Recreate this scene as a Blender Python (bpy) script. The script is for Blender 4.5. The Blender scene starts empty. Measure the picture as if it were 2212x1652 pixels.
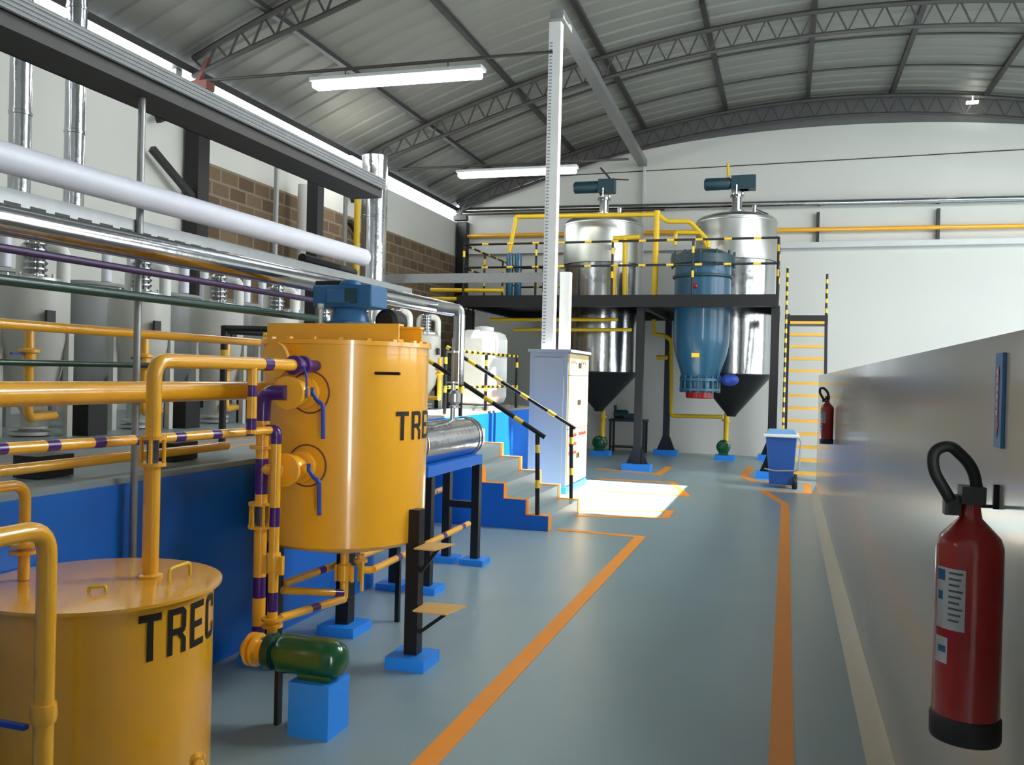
import bpy, bmesh, math, random
from mathutils import Vector as V, Matrix
random.seed(4)
PI = math.pi
C = bpy.context.scene.collection
sc = bpy.context.scene
# ------------------------------------------------------------------ camera
YAW, PITCH, ROLL, FPX, EYE = 0.305, -0.0078, 0.0245, 1885.0, 1.7
fwd = V((-math.sin(YAW)*math.cos(PITCH), math.cos(YAW)*math.cos(PITCH), math.sin(PITCH)))
r0 = V((math.cos(YAW), math.sin(YAW), 0)); u0 = r0.cross(fwd)
rgt = r0*math.cos(ROLL) + u0*math.sin(ROLL); upv = u0*math.cos(ROLL) - r0*math.sin(ROLL)
cam = bpy.data.cameras.new('camera'); co = bpy.data.objects.new('camera', cam); C.objects.link(co)
m3 = Matrix((rgt, upv, -fwd)).transposed()
co.matrix_world = Matrix.Translation((0, 0, EYE)) @ m3.to_4x4()
cam.sensor_width = 36; cam.lens = FPX/2212*36; cam.clip_start = 0.05
sc.camera = co
def at(px, py, X=None, Y=None, Z=None):          # a measured photo point on a known plane -> metres
    d = fwd + rgt*((px-1106)/FPX) + upv*(-(py-826)/FPX)
    t = X/d.x if X is not None else Y/d.y if Y is not None else (Z-EYE)/d.z
    return V((0, 0, EYE)) + d*t
# ------------------------------------------------------------------ world, sun, exposure
w = bpy.data.worlds.new('sky'); sc.world = w; w.use_nodes = True
w.node_tree.nodes['Background'].inputs[0].default_value = (0.78, 0.88, 1.0, 1)
w.node_tree.nodes['Background'].inputs[1].default_value = 1.2
SUN = bpy.data.lights.new('sun', 'SUN'); SUN.energy = 25; SUN.angle = 0.012; SUN.color = (1, .96, .88)
so = bpy.data.objects.new('sun', SUN); C.objects.link(so)
so.rotation_euler = V((-1, -0.02, -3.2)).to_track_quat('-Z', 'Y').to_euler()
so.location = (6, 12, 14)
FILL_RIGHT, PANE_LEFT, TUBE, FILL_ROOF = 2.1, 7.0, 7.0, 19.0
PANE_REAR = 15.0
sc.view_settings.view_transform = 'Standard'; sc.view_settings.look = 'None'
sc.view_settings.exposure = 0.93; sc.view_settings.gamma = 1; sc.view_settings.use_curve_mapping = False
sc.cycles.max_bounces = 8
# ------------------------------------------------------------------ materials
def lin(c): return tuple(((v/255)/12.92 if v/255 <= .04045 else ((v/255+.055)/1.055)**2.4) for v in c)
def mat(name, rgb, rough=.5, metal=0, var=.06, scale=6, bump=0, coat=0):
    m = bpy.data.materials.new(name); m.use_nodes = True
    nt = m.node_tree; b = nt.nodes['Principled BSDF']
    b.inputs['Roughness'].default_value = rough; b.inputs['Metallic'].default_value = metal
    if coat: b.inputs['Coat Weight'].default_value = coat; b.inputs['Coat Roughness'].default_value = .08
    l = lin(rgb)
    tc = nt.nodes.new('ShaderNodeTexCoord'); nz = nt.nodes.new('ShaderNodeTexNoise')
    nz.inputs['Scale'].default_value = scale; nz.inputs['Detail'].default_value = 4
    nt.links.new(tc.outputs['Object'], nz.inputs['Vector'])
    mx = nt.nodes.new('ShaderNodeMix'); mx.data_type = 'RGBA'
    mx.inputs['A'].default_value = tuple(max(0, v*(1-var)) for v in l)+(1,)
    mx.inputs['B'].default_value = tuple(min(1, v*(1+var)) for v in l)+(1,)
    nt.links.new(nz.outputs['Fac'], mx.inputs['Factor']); nt.links.new(mx.outputs['Result'], b.inputs['Base Color'])
    if bump:
        bp = nt.nodes.new('ShaderNodeBump'); bp.inputs['Strength'].default_value = bump; bp.inputs['Distance'].default_value = .02
        nt.links.new(nz.outputs['Fac'], bp.inputs['Height']); nt.links.new(bp.outputs['Normal'], b.inputs['Normal'])
    return m
def glow(name, rgb, s):
    m = bpy.data.materials.new(name); m.use_nodes = True; b = m.node_tree.nodes['Principled BSDF']
    b.inputs['Base Color'].default_value = (.8, .8, .8, 1)
    b.inputs['Emission Color'].default_value = rgb+(1,); b.inputs['Emission Strength'].default_value = s
    return m
YEL = mat('yellow_paint', (252, 180, 38), .3, coat=.8)
LINE = mat('line_paint', (238, 150, 44), .55)
YSAFE = mat('safety_yellow', (240, 200, 50), .45)
YTREAD = mat('tread_yellow', (236, 180, 70), .5)
YPIPE = mat('gas_yellow_paint', (225, 185, 30), .45)
PUR = mat('purple_paint', (70, 25, 115), .3, coat=.3)
VIO = mat('dull_purple_paint', (66, 42, 82), .4)
GRN = mat('dark_green_paint', (18, 62, 50), .35, coat=.3)
PGRN = mat('pump_green_paint', (12, 78, 40), .22, coat=.5)
TEAL = mat('blue_green_paint', (30, 62, 72), .4)
FBLU = mat('filter_blue_paint', (34, 84, 112), .33, coat=.3)
MBLU = mat('mixer_blue_paint', (42, 98, 145), .4)
BLU = mat('blue_wall_paint', (14, 104, 204), .38, var=.05, scale=2)
LBLU = mat('light_blue_paint', (36, 140, 240), .42)
HBLU = mat('handle_blue_plastic', (40, 70, 165), .4)
BLK = mat('black_paint', (20, 20, 22), .4)
DARK = mat('dark_steel', (46, 44, 44), .5, var=.15)
TRUS = mat('truss_grey_paint', (70, 68, 66), .6, var=.2)
RUST = mat('rusty_primer', (118, 70, 62), .7, var=.2)
GALV = mat('galvanised_steel', (160, 162, 162), .42, .7, var=.12, scale=14)
GREY = mat('grey_paint', (150, 152, 150), .45)
RGREY = mat('reactor_grey_paint', (196, 196, 188), .42)
LGRY = mat('pale_grey_paint', (205, 207, 205), .4)
STEEL = mat('stainless_steel', (190, 192, 194), .16, 1, var=.08, scale=9, bump=.12)
SATIN = mat('satin_stainless', (196, 197, 192), .34, 1, var=.06)
FOIL = mat('foil_cladding', (205, 207, 212), .16, 1, var=.08, scale=5, bump=.3)
WHT = mat('white_paint', (232, 232, 226), .5)
WPIPE = mat('white_pipe_jacket', (226, 228, 238), .4)
WALL = mat('white_wall_plaster', (212, 212, 205), .75, var=.03, scale=1.2)
CREAM = mat('cream_gloss_wall', (182, 176, 164), .2, var=.04, scale=1.5, coat=.25)
COVE = mat('pale_cove', (205, 200, 172), .4)
CABG = mat('cabinet_grey', (124, 131, 144), .5, var=.02)
CABC = mat('cabinet_cream', (190, 168, 122), .5, var=.02)
RED = mat('red_enamel', (150, 6, 10), .25, coat=.4)
REDP = mat('red_print', (150, 14, 14), .6)
PINK = mat('pale_print', (225, 190, 190), .6)
SIGNB = mat('sign_blue', (70, 130, 180), .5)
PAPER = mat('label_paper', (225, 225, 225), .6)
INK = mat('label_ink', (120, 122, 128), .7)
BINB = mat('bin_blue_plastic', (40, 88, 165), .45)
BINL = mat('bin_lid', (120, 170, 215), .4)
RUB = mat('black_rubber', (14, 14, 14), .6)
TAN = mat('tan_step_plate', (212, 168, 92), .5)
CYAN = BLU
GLASS = mat('sight_glass', (70, 74, 84), .08, coat=.6)
MTREC = mat('letter_black', (24, 16, 12), .5)
GLY = mat('grey_lens', (200, 205, 205), .3)
def floor_mat():
    m = mat('epoxy_floor', (138, 160, 165), .3, var=.1, scale=1.3)
    nt = m.node_tree; b = nt.nodes['Principled BSDF']
    n2 = nt.nodes.new('ShaderNodeTexNoise'); n2.inputs['Scale'].default_value = 130; n2.inputs['Detail'].default_value = 3
    tc = [n for n in nt.nodes if n.type == 'TEX_COORD'][0]; nt.links.new(tc.outputs['Object'], n2.inputs['Vector'])
    bp = nt.nodes.new('ShaderNodeBump'); bp.inputs['Strength'].default_value = .25; bp.inputs['Distance'].default_value = .004
    nt.links.new(n2.outputs['Fac'], bp.inputs['Height']); nt.links.new(bp.outputs['Normal'], b.inputs['Normal'])
    return m
FLOOR = floor_mat()
PLATM = mat('grey_platform_floor', (142, 158, 160), .4, var=.08, scale=2)
ROOF = mat('roof_sheet', (130, 129, 123), .55, .1, var=.12, scale=.8)
GABLE = mat('gable_sheet', (106, 105, 104), .6, var=.15, scale=3)
def brick_mat():
    m = bpy.data.materials.new('hollow_brick'); m.use_nodes = True; nt = m.node_tree; b = nt.nodes['Principled BSDF']
    b.inputs['Roughness'].default_value = .9
    tc = nt.nodes.new('ShaderNodeTexCoord'); sx = nt.nodes.new('ShaderNodeSeparateXYZ'); cx = nt.nodes.new('ShaderNodeCombineXYZ')
    nt.links.new(tc.outputs['Object'], sx.inputs[0]); nt.links.new(sx.outputs['Y'], cx.inputs['X']); nt.links.new(sx.outputs['Z'], cx.inputs['Y'])
    br = nt.nodes.new('ShaderNodeTexBrick'); br.inputs['Scale'].default_value = 1; br.inputs['Brick Width'].default_value = .42
    br.inputs['Row Height'].default_value = .21; br.inputs['Mortar Size'].default_value = .018
    br.inputs['Color1'].default_value = lin((120, 100, 76))+(1,); br.inputs['Color2'].default_value = lin((94, 76, 60))+(1,)
    br.inputs['Mortar'].default_value = lin((134, 122, 104))+(1,)
    nt.links.new(cx.outputs[0], br.inputs['Vector']); nt.links.new(br.outputs['Color'], b.inputs['Base Color'])
    return m
BRICK = brick_mat()
MWR = glow('window_daylight', (.88, .95, 1.0), FILL_RIGHT)
MWL = glow('strip_window_daylight', (.90, .98, 1.0), PANE_LEFT)
MFILL_ROOF = glow('translucent_roof_sheet', (.95, .98, 1.0), FILL_ROOF)
MTUBE = glow('fluorescent_lens', (1.0, .99, .86), TUBE)
# ------------------------------------------------------------------ mesh builder
class B:
    def __init__(s): s.bm = bmesh.new()
    def _f(s, vs, mi=0, sm=False):
        try:
            f = s.bm.faces.new(vs); f.material_index = mi; f.smooth = sm
        except ValueError: pass
    def box(s, lo, hi, mi=0, rz=0):
        lo, hi = V(lo), V(hi); c = (lo+hi)/2
        ps = [V((x, y, z)) for x in (lo.x, hi.x) for y in (lo.y, hi.y) for z in (lo.z, hi.z)]
        if rz: ps = [c + Matrix.Rotation(rz, 3, 'Z') @ (p-c) for p in ps]
        v = [s.bm.verts.new(p) for p in ps]
        for q in ((0,1,3,2),(4,6,7,5),(0,4,5,1),(2,3,7,6),(0,2,6,4),(1,5,7,3)): s._f([v[i] for i in q], mi)
        return s
    def bar(s, p, q, a, b=None, mi=0, up=(0,0,1)):          # rectangular bar from p to q
        p, q = V(p), V(q); b = b or a; d = (q-p).normalized(); up = V(up)
        if abs(d.dot(up)) > .98: up = V((0, 1, 0))
        x = d.cross(up).normalized()*a/2; y = x.cross(d).normalized()*b/2
        v = [s.bm.verts.new(o+i*x+j*y) for o in (p, q) for i, j in ((-1,-1),(1,-1),(1,1),(-1,1))]
        s._f(v[:4][::-1], mi); s._f(v[4:], mi)
        for i in range(4): s._f([v[i], v[(i+1)%4], v[4+(i+1)%4], v[4+i]], mi)
        return s
    def lathe(s, prof, o, ax=(0,0,1), seg=24, mi=0, caps=True):   # prof: (r, t) along axis from o
        o, ax = V(o), V(ax).normalized(); h = V((1,0,0)) if abs(ax.x) < .9 else V((0,1,0))
        x = ax.cross(h).normalized(); y = ax.cross(x); rings = []
        for r, t in prof:
            if r < 1e-5: rings.append([s.bm.verts.new(o+ax*t)])
            else: rings.append([s.bm.verts.new(o+ax*t+(x*math.cos(2*PI*k/seg)+y*math.sin(2*PI*k/seg))*r) for k in range(seg)])
        for a, b in zip(rings, rings[1:]):
            for k in range(seg):
                k2 = (k+1) % seg
                if len(a) == 1 and len(b) == 1: continue
                if len(a) == 1: s._f([a[0], b[k2], b[k]], mi, True)
                elif len(b) == 1: s._f([a[k], a[k2], b[0]], mi, True)
                else: s._f([a[k], a[k2], b[k2], b[k]], mi, True)
        if caps:
            if len(rings[0]) > 1: s._f(rings[0][::-1], mi)
            if len(rings[-1]) > 1: s._f(rings[-1], mi)
        return s
    def cyl(s, p, q, r, r2=None, seg=16, mi=0):
        p, q = V(p), V(q); return s.lathe([(r, 0), (r if r2 is None else r2, (q-p).length)], p, q-p, seg, mi)
    def ball(s, c, r, sc_=(1,1,1), seg=16, mi=0):
        n0 = len(s.bm.verts); pr = [(r*math.sin(PI*i/10), -r*math.cos(PI*i/10)) for i in range(11)]
        s.lathe(pr, (0,0,0), (0,0,1), seg, mi, False); s.bm.verts.ensure_lookup_table()
        for v in s.bm.verts[n0:]: v.co = V(c)+V((v.co.x*sc_[0], v.co.y*sc_[1], v.co.z*sc_[2]))
        return s
    def tube(s, pts, r, bend=0, seg=12, mi=0, stripes=None):
        pts = [V(p) for p in pts]; path = [pts[0]]
        for a, b, c in zip(pts, pts[1:], pts[2:]):
            d1, d2 = (b-a), (c-b); k = min(bend or r*.05, d1.length*.49, d2.length*.49)
            s0, s1 = b-d1.normalized()*k, b+d2.normalized()*k
            n = 7 if bend else 1
            for i in range(n+1):
                t = i/n if n else 0; path.append(s0*(1-t)**2+b*2*t*(1-t)+s1*t*t)
        path.append(pts[-1])
        if stripes:                                            # (first length, second length): material 0 then 1 along the run
            la, lb = stripes; out = [(path[0], 0)]; pos = 0; cur = 0; left = la
            for a, b in zip(path, path[1:]):
                L = (b-a).length; used = 0
                while L-used > left:
                    used += left; out.append((a.lerp(b, used/L), cur)); cur = 1-cur; left = lb if cur else la
                    out.append((a.lerp(b, min(1, used/L+1e-4)), cur))
                left -= L-used; out.append((b, cur))
            path = [p for p, _ in out]; mats = [m_ for _, m_ in out]
        else: mats = [mi]*len(path)
        cl = [path[0]]; cm = [mats[0]]
        for p, m_ in zip(path[1:], mats[1:]):
            if (p-cl[-1]).length > 1e-6: cl.append(p); cm.append(m_)
        path, mats = cl, cm
        d = (path[1]-path[0]).normalized(); h = V((0,0,1)) if abs(d.z) < .9 else V((1,0,0))
        x = d.cross(h).normalized(); rings = []
        for i, p in enumerate(path):
            a = path[max(i-1, 0)]; b = path[min(i+1, len(path)-1)]; t = (b-a).normalized()
            x = (x-t*x.dot(t)).normalized(); y = t.cross(x)
            rings.append([s.bm.verts.new(p+(x*math.cos(2*PI*k/seg)+y*math.sin(2*PI*k/seg))*r) for k in range(seg)])
        for i, (a, b) in enumerate(zip(rings, rings[1:])):
            for k in range(seg): s._f([a[k], a[(k+1)%seg], b[(k+1)%seg], b[k]], mats[i+1], True)
        s._f(rings[0][::-1], mats[0]); s._f(rings[-1], mats[-1])
        return s
    def prism(s, poly, ext, mi=0):                             # poly: 3-D points, ext: extrusion vector
        a = [s.bm.verts.new(V(p)) for p in poly]; b = [s.bm.verts.new(V(p)+V(ext)) for p in poly]
        s._f(a[::-1], mi); s._f(b, mi); n = len(a)
        for i in range(n): s._f([a[i], a[(i+1)%n], b[(i+1)%n], b[i]], mi)
        return s
    def out(s, name, mats, parent=None, loc=None, bevel=0):
        mats = mats if isinstance(mats, (list, tuple)) else [mats]
        bmesh.ops.recalc_face_normals(s.bm, faces=s.bm.faces)
        if parent is not None:
            o_, off = parent, V((0,0,0))
            while o_: off += o_.location; o_ = o_.parent
        else:
            cs = [v.co for v in s.bm.verts]; lo = [min(c[i] for c in cs) for i in range(3)]; hi = [max(c[i] for c in cs) for i in range(3)]
            off = V(loc) if loc is not None else V(((lo[0]+hi[0])/2, (lo[1]+hi[1])/2, lo[2]))
        for v in s.bm.verts: v.co -= off
        me = bpy.data.meshes.new(name); s.bm.to_mesh(me); s.bm.free()
        me.set_sharp_from_angle(angle=math.radians(38))
        for m_ in mats: me.materials.append(m_)
        o = bpy.data.objects.new(name, me); C.objects.link(o)
        if parent is not None: o.parent = parent
        else: o.location = off
        if bevel:
            bv = o.modifiers.new('bevel', 'BEVEL'); bv.width = bevel; bv.segments = 2; bv.limit_method = 'ANGLE'
        return o
def tag(o, label, cat, group=None):
    o['label'] = label; o['category'] = cat
    if group: o['group'] = group
    return o
def struct(o): o['kind'] = 'structure'; return o
def thing(name, loc, label, cat, group=None):
    o = bpy.data.objects.new(name, None); C.objects.link(o); o.location = loc; o.empty_display_size = .1
    return tag(o, label, cat, group)
def part_label(o, label): o['label'] = label; return o
def copy_tree(o, loc, label):
    c = o.copy(); C.objects.link(c); c.location = loc; c['label'] = label
    def rec(src, dst):
        for ch in src.children:
            d = ch.copy(); C.objects.link(d); d.parent = dst; rec(ch, d)
    rec(o, c); return c
def X(p, dx=0, dy=0, dz=0): return V((p[0]+dx, p[1]+dy, p[2]+dz))
# ------------------------------------------------------------------ hall shell
XL, XR, YB, YF, XA = -8.0, 10.0, 20.6, -3.0, 1.0
def roof(x): return 8.0 - .0245*(x-XA)**2
def wtop(x): return min(7.42 - .0155*(x-XA)**2 - .00006*(x-XA)**4, roof(x)-.04)
floor = struct(B().box((XL-.2, YF, -.15), (XR+.2, YB+.2, 0)).out('floor', FLOOR, loc=(0,0,0)))
def strip(pts, wd, closed=False):                              # painted line on the floor
    b = B(); pts = [V((p[0], p[1], 0)) for p in pts]
    if closed: pts = pts+[pts[0]]
    n = len(pts); L = []
    for i, p in enumerate(pts):
        d0 = (pts[i]-pts[i-1]).normalized() if i > 0 else (pts[1]-pts[0]).normalized()
        d1 = (pts[i+1]-pts[i]).normalized() if i < n-1 else d0
        nn = V((-(d0+d1).y, (d0+d1).x, 0)); nn.normalize(); k = wd/2/max(.35, nn.dot(V((-d0.y, d0.x, 0))))
        L.append((p+nn*k, p-nn*k))
    for (a, b_), (c, d) in zip(L, L[1:]):
        b.prism([X(a,0,0,.0005), X(b_,0,0,.0005), X(d,0,0,.0005), X(c,0,0,.0005)], (0,0,.003))
    return b
def floor_line(px, wd=.11, closed=False):
    strip([at(x, y, Z=0) for x, y in px], wd, closed).out('painted_line', LINE, floor)
strip([(-1.46, -1), (-1.46, 9.36), (-2.40, 9.42)], .11).out('painted_line', LINE, floor)
strip([(.02, -1), (.02, 12.75), (-.32, 14.2), (.36, 14.2), (.36, 15.5)], .11).out('painted_line', LINE, floor)
floor_line([(1622,1008),(1606,1030),(1630,1040),(1690,1040)], .14)
floor_line([(1288,1034),(1452,1042),(1482,1071),(1288,1060)], .12)
floor_line([(1250,1104),(1448,1104),(1436,1118),(1240,1114)], .10)
floor_line([(1288,1012),(1422,1025),(1446,1008)], .14)
# left wall with brick infill, strip windows, eave beam
wl = B(); wl.box((XL-.2, YF, 0), (XL, YB, 5.5)); wl = struct(wl.out('wall_left', WALL))
B().box((XL+.002, 10.35, 1.3), (XL+.03, 15.2, 4.64)).box((XL+.002, 15.75, 1.3), (XL+.03, YB-.02, 4.64)).out('brick_infill', BRICK, wl)
trim = struct(B().box((XL-.18, YF, 5.76), (XL+.06, YB, 5.86)).out('trim_1', DARK))
ys = [YF, 1.0, 5.0, 10.0, 15.3, YB]
for i, (a, b_) in enumerate(zip(ys, ys[1:])):
    f = struct(B().box((XL-.16, a, 5.5), (XL-.02, a+.06, 5.76)).box((XL-.16, b_-.06, 5.5), (XL-.02, b_, 5.76)).box((XL-.16, a+.06, 5.5), (XL-.02, b_-.06, 5.52)).out('window_%d' % (i+1), GREY))
    B().box((XL-.12, a+.06, 5.52), (XL-.09, b_-.06, 5.76)).out('pane', MWL, f)
# right wall of the hall (beyond the low partition), with unseen glowing windows added as side light
wr = B(); wr.box((XR, YF, 0), (XR+.2, YB, 1.2)).box((XR, YF, 5.6), (XR+.2, YB, roof(XR)+.05))
wins = [(3.0, 7.0), (8.0, 12.0), (13.0, 19.0)]; e = YF
for a, b_ in wins: wr.box((XR, e, 1.2), (XR+.2, a, 5.6)); e = b_
wr.box((XR, e, 1.2), (XR+.2, YB, 5.6)); struct(wr.out('wall_right', WALL))
for i, (a, b_) in enumerate(wins):
    f = B()
    for y in (a, (a+b_)/2, b_): f.box((XR+.02, y-.04, 1.2), (XR+.12, y+.04, 5.6))
    f = struct(f.out('window_%d' % (i+6), GREY))  # frame around an added, out-of-view light pane
    B().box((XR+.12, a, 1.2), (XR+.15, b_, 5.6)).out('pane', MWR, f)
DX0, DX1, DZ = 2.0, 3.1, 4.2                                      # daylit doorway behind the camera
struct(B().box((XL, YF-.2, 0), (DX0, YF, 8.1)).box((DX1, YF-.2, 0), (XR, YF, 8.1)).box((DX0, YF-.2, DZ), (DX1, YF, 8.1)).out('wall_front', WALL))
f = struct(B().box((DX0, YF-.12, 0), (DX0+.06, YF-.04, DZ)).box((DX1-.06, YF-.12, 0), (DX1, YF-.04, DZ)).box((DX0+.06, YF-.12, DZ-.06), (DX1-.06, YF-.04, DZ)).out('door_1', GREY))
B().box((DX0+.06, YF-.1, .02), (DX1-.06, YF-.07, DZ-.06)).out('pane', glow('door_daylight', (.95, .97, 1.0), PANE_REAR), f)
# back wall up to the arch, and the sheeted gable above it
xs = [XL+(XR-XL)*i/60 for i in range(61)]
struct(B().prism([(XL, YB, 0), (XR, YB, 0)]+[(x, YB, wtop(x)) for x in xs[::-1]], (0, .2, 0)).out('wall_back', WALL))
g = B()
for a, b_ in zip(xs, xs[1:]): g.prism([(a, YB+.02, wtop(a)), (b_, YB+.02, wtop(b_)), (b_, YB+.02, roof(b_)+.06), (a, YB+.02, roof(a)+.06)], (0, .1, 0))
struct(g.out('trim_2', GABLE))
# roof: ribbed sheets following the arch, with an open skylight bay over the right half
SKY = (10.7, 14.3, -3.05, 1.1)
def sky_y(x): return min(SKY[1], 13.1+(x+3.05)*.6)
c = bmesh.new(); NX = 72; rows = []
ysr = []; y = YF-.2
while y < YB+.2:
    for dy, dz in ((0, 0), (.24, 0), (.27, .03), (.40, .03)): ysr.append((y+dy, dz))
    y += .43
for y, dz in ysr: rows.append([c.verts.new((XL-.3+(XR-XL+.6)*i/NX, y, roof(XL-.3+(XR-XL+.6)*i/NX)+.03+dz)) for i in range(NX+1)])
for r1, r2 in zip(rows, rows[1:]):
    for i in range(NX):
        m_ = (r1[i].co+r2[i+1].co)/2
        if SKY[0] < m_.y < sky_y(m_.x) and SKY[2] < m_.x < SKY[3]: continue
        c.faces.new((r1[i], r1[i+1], r2[i+1], r2[i]))
rb = B(); rb.bm.free(); rb.bm = c; struct(rb.out('ceiling', ROOF, loc=(0,0,0)))
fr = B()
for y in (lambda x: SKY[0], sky_y): fr.tube([(x, y(x), roof(x)+.02) for x in [SKY[2]+(SKY[3]-SKY[2])*i/8 for i in range(9)]], .05, seg=6)
struct(fr.out('window_9', GREY))
# unseen glowing roof panels, added to brighten the walkway and tanks
for k, (ya, x0, x1) in enumerate(((7.3, 2.6, 6.0), (10.4, 4.2, 9.0), (12.4, 4.2, 9.0))):
    b = B(); n = 14
    for i in range(n):
        a, c2 = x0+(x1-x0)*i/n, x0+(x1-x0)*(i+1)/n
        b.prism([(a, ya, roof(a)-.01), (c2, ya, roof(c2)-.01), (c2, ya+.9, roof(c2)-.01), (a, ya+.9, roof(a)-.01)], (0,0,.02))
    struct(b.out('window_%d' % (14+k), MFILL_ROOF))  # added light panel out of view, numbered with the windows
# low gloss partition on the right
struct(B().box((.46, YF, 0), (.62, -.28, 3.1)).out('wall_corner', WALL))  # unseen wall block, added to keep rear door light off the drum
pt = struct(B().box((.46, 1.55, 0), (.62, 14.0, 1.82)).out('wall_partition', CREAM))
struct(B().prism([(.461, 1.55, 0), (.461, 1.55, .16), (.40, 1.55, .03), (.385, 1.55, 0)], (0, 12.44, 0)).out('baseboard_right', COVE))
# ------------------------------------------------------------------ roof steel
def truss(Y, label):
    t = thing('roof_truss', (0, Y, 7.3), label, 'truss', 'arched roof trusses')
    def low(x): return roof(x)-.30-.15*min(1, (min(x-XL, XR-x)/2.0))
    xx = [XL+.05+(XR-XL-.1)*i/48 for i in range(49)]
    B().tube([(x, Y, roof(x)-.06) for x in xx], .045, seg=6).out('top_chord', TRUS, t)
    B().tube([(x, Y, low(x)) for x in xx], .035, seg=6).out('bottom_chord', TRUS, t)
    l = B()
    for i in range(48):
        a, b_ = xx[i], xx[i+1]; m_ = (a+b_)/2
        l.bar((a, Y, roof(a)-.06), (m_, Y, low(m_)), .025); l.bar((m_, Y, low(m_)), (b_, Y, roof(b_)-.06), .025)
    l.out('lattice_web', TRUS, t)
    B().cyl((XL+.05, Y, 5.66), (XL+5.2, Y, 5.62), .022, seg=8).out('tie_rod', TRUS, t)
    B().box((XL, Y-.09, 5.52), (XL+.34, Y+.09, 5.64)).bar((XL+.1, Y, 5.6), (XL+.3, Y, 5.95), .06).out('bearing_shoe', RUST if Y < 12 else TRUS, t)
truss(5.0, 'arched lattice roof truss nearest the camera, cropped by the top edge')
truss(10.2, 'rust tinged arched lattice truss above the first fluorescent lamp')
truss(15.5, 'arched lattice truss above the second fluorescent lamp')
truss(20.3, 'arched lattice truss against the back gable')
for i, x in enumerate([-6.75, -5.0, -3.3, -1.47, .28, 1.99, 3.8, 5.6, 7.4]):
    y1 = 20.5
    b = B().bar((x, YF, roof(x)-.02), (x, SKY[0]-.1 if SKY[2] < x < SKY[3] else y1, roof(x)-.02), .09, .07)
    if SKY[2] < x < SKY[3]: b.bar((x, SKY[1]+.1, roof(x)-.02), (x, y1, roof(x)-.02), .09, .07)
    n_ = ['first','second','third','fourth','fifth','sixth','seventh','eighth','ninth'][i]
    tag(b.out('roof_purlin', DARK), 'dark straight roof purlin, %s from the left wall' % n_, 'beam', 'roof purlins')
for y, nm in ((17.0, 'nearer the second lamp truss'), (18.6, 'nearer the back gable')):
    tag(B().tube([(x, y, roof(x)-.015) for x in xs], .022, seg=6).out('roof_rib', TRUS), 'thin curved roof rib across the sheets, %s' % nm, 'rib', 'thin roof ribs')
tag(B().bar(at(1203,30,Y=12.6), (-3.35, YB-.15, 6.75), .2, .14).out('cable_tray', GALV), 'grey cable tray running along the roof toward the back wall', 'cable tray')
tag(B().bar((-3.32, YB-.022, 6.78), (-3.32, YB-.022, 4.6), .04, .24).out('wall_duct', LGRY), 'white vertical cable duct on the back wall between the two tall vessels', 'cable duct')
# ------------------------------------------------------------------ lamps
def lamp(p, q, label):
    p, q = V(p), V(q); d = (q-p).normalized()
    t = thing('fluorescent_lamp', (p+q)/2, label, 'lamp', 'hanging fluorescent lamps')
    b = B(); b.bar(p+V((0,0,.07)), q+V((0,0,.07)), .2, .05); b.out('housing', GLY, t, bevel=.01)
    B().bar(p+d*.03, q-d*.03, .17, .09).out('diffuser', MTUBE, t, bevel=.03)
    h = B()
    for k in (.2, .8): m_ = p.lerp(q, k); h.cyl(m_+V((0,0,.09)), V((m_.x, m_.y, roof(m_.x)-.5 if False else 5.63)), .008, seg=6)
    h.out('hanger', DARK, t)
lamp(at(675,187,Y=10.2), at(1045,160,Y=10.2), 'glowing fluorescent lamp hung under the rust tinged truss')
lamp(at(988,380,Y=15.5), at(1248,368,Y=15.5), 'glowing fluorescent lamp further back, crossed by the white cable post')
for px, py, nm in ((2100,222,'hung at the back gable on the right'),):
    g_ = at(px, py, Y=20.15); tag(B().cyl((g_.x, 20.12, roof(g_.x)-.12), (g_.x, 20.12, g_.z+.04), .012, seg=6).box((g_.x-.11, 20.1, g_.z-.02), (g_.x+.11, 20.18, g_.z+.03)).out('gable_lamp', MTUBE), 'small glowing lamp, '+nm, 'lamp')
lp = at(775,356,X=-7.4)
tag(B().box((lp.x-.1, lp.y-.45, lp.z-.05), (lp.x+.1, lp.y+.35, lp.z+.06)).out('wall_lamp', MTUBE, bevel=.03), 'short glowing lamp at the left eave beside the foil duct', 'lamp')
# ------------------------------------------------------------------ raised platform and stairs
ZP = 1.15
pl = thing('raised_platform', (-5.5, 5, 0), 'blue walled concrete platform with grey floor carrying the reactors', 'platform')
bp = B(); bp.prism([(-3.1, YF+.02, 0), (-3.1, 6.3, 0), (-4.3, 6.3, 0), (-4.3, 15.6, 0), (XL+.04, 15.6, 0), (XL+.04, YF+.02, 0)][::-1], (0,0,ZP-.03)); bp.out('body', BLU, pl)
bp = B(); bp.prism([(-3.12, YF+.02, ZP-.03), (-3.12, 6.28, ZP-.03), (-4.32, 6.28, ZP-.03), (-4.32, 15.58, ZP-.03), (XL+.04, 15.58, ZP-.03), (XL+.04, YF+.02, ZP-.03)][::-1], (0,0,.03)); bp.out('top_floor', PLATM, pl)
for x in (-3.75, -4.05): B().box((x-.02, 0, ZP), (x+.02, 6.2, ZP+.003)).out('painted_line', LINE, pl)
B().box((-4.42, 6.6, ZP), (-4.36, 15.5, ZP+.003)).out('painted_line', LINE, pl)
st = thing('stairs', (-3.3, 10, 0), 'concrete stairs with blue sides and yellow edge tape up to the platform', 'stairs')
N = 7; RZ = ZP/N; TX = .26; SX = -2.46; Y0, Y1 = 9.25, 10.8
prof = [(SX, 0)]
for i in range(N-1): prof += [(SX-TX*i, RZ*(i+1)), (SX-TX*(i+1), RZ*(i+1))]
prof += [(-4.29, RZ*(N-1)), (-4.29, 0)]
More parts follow.
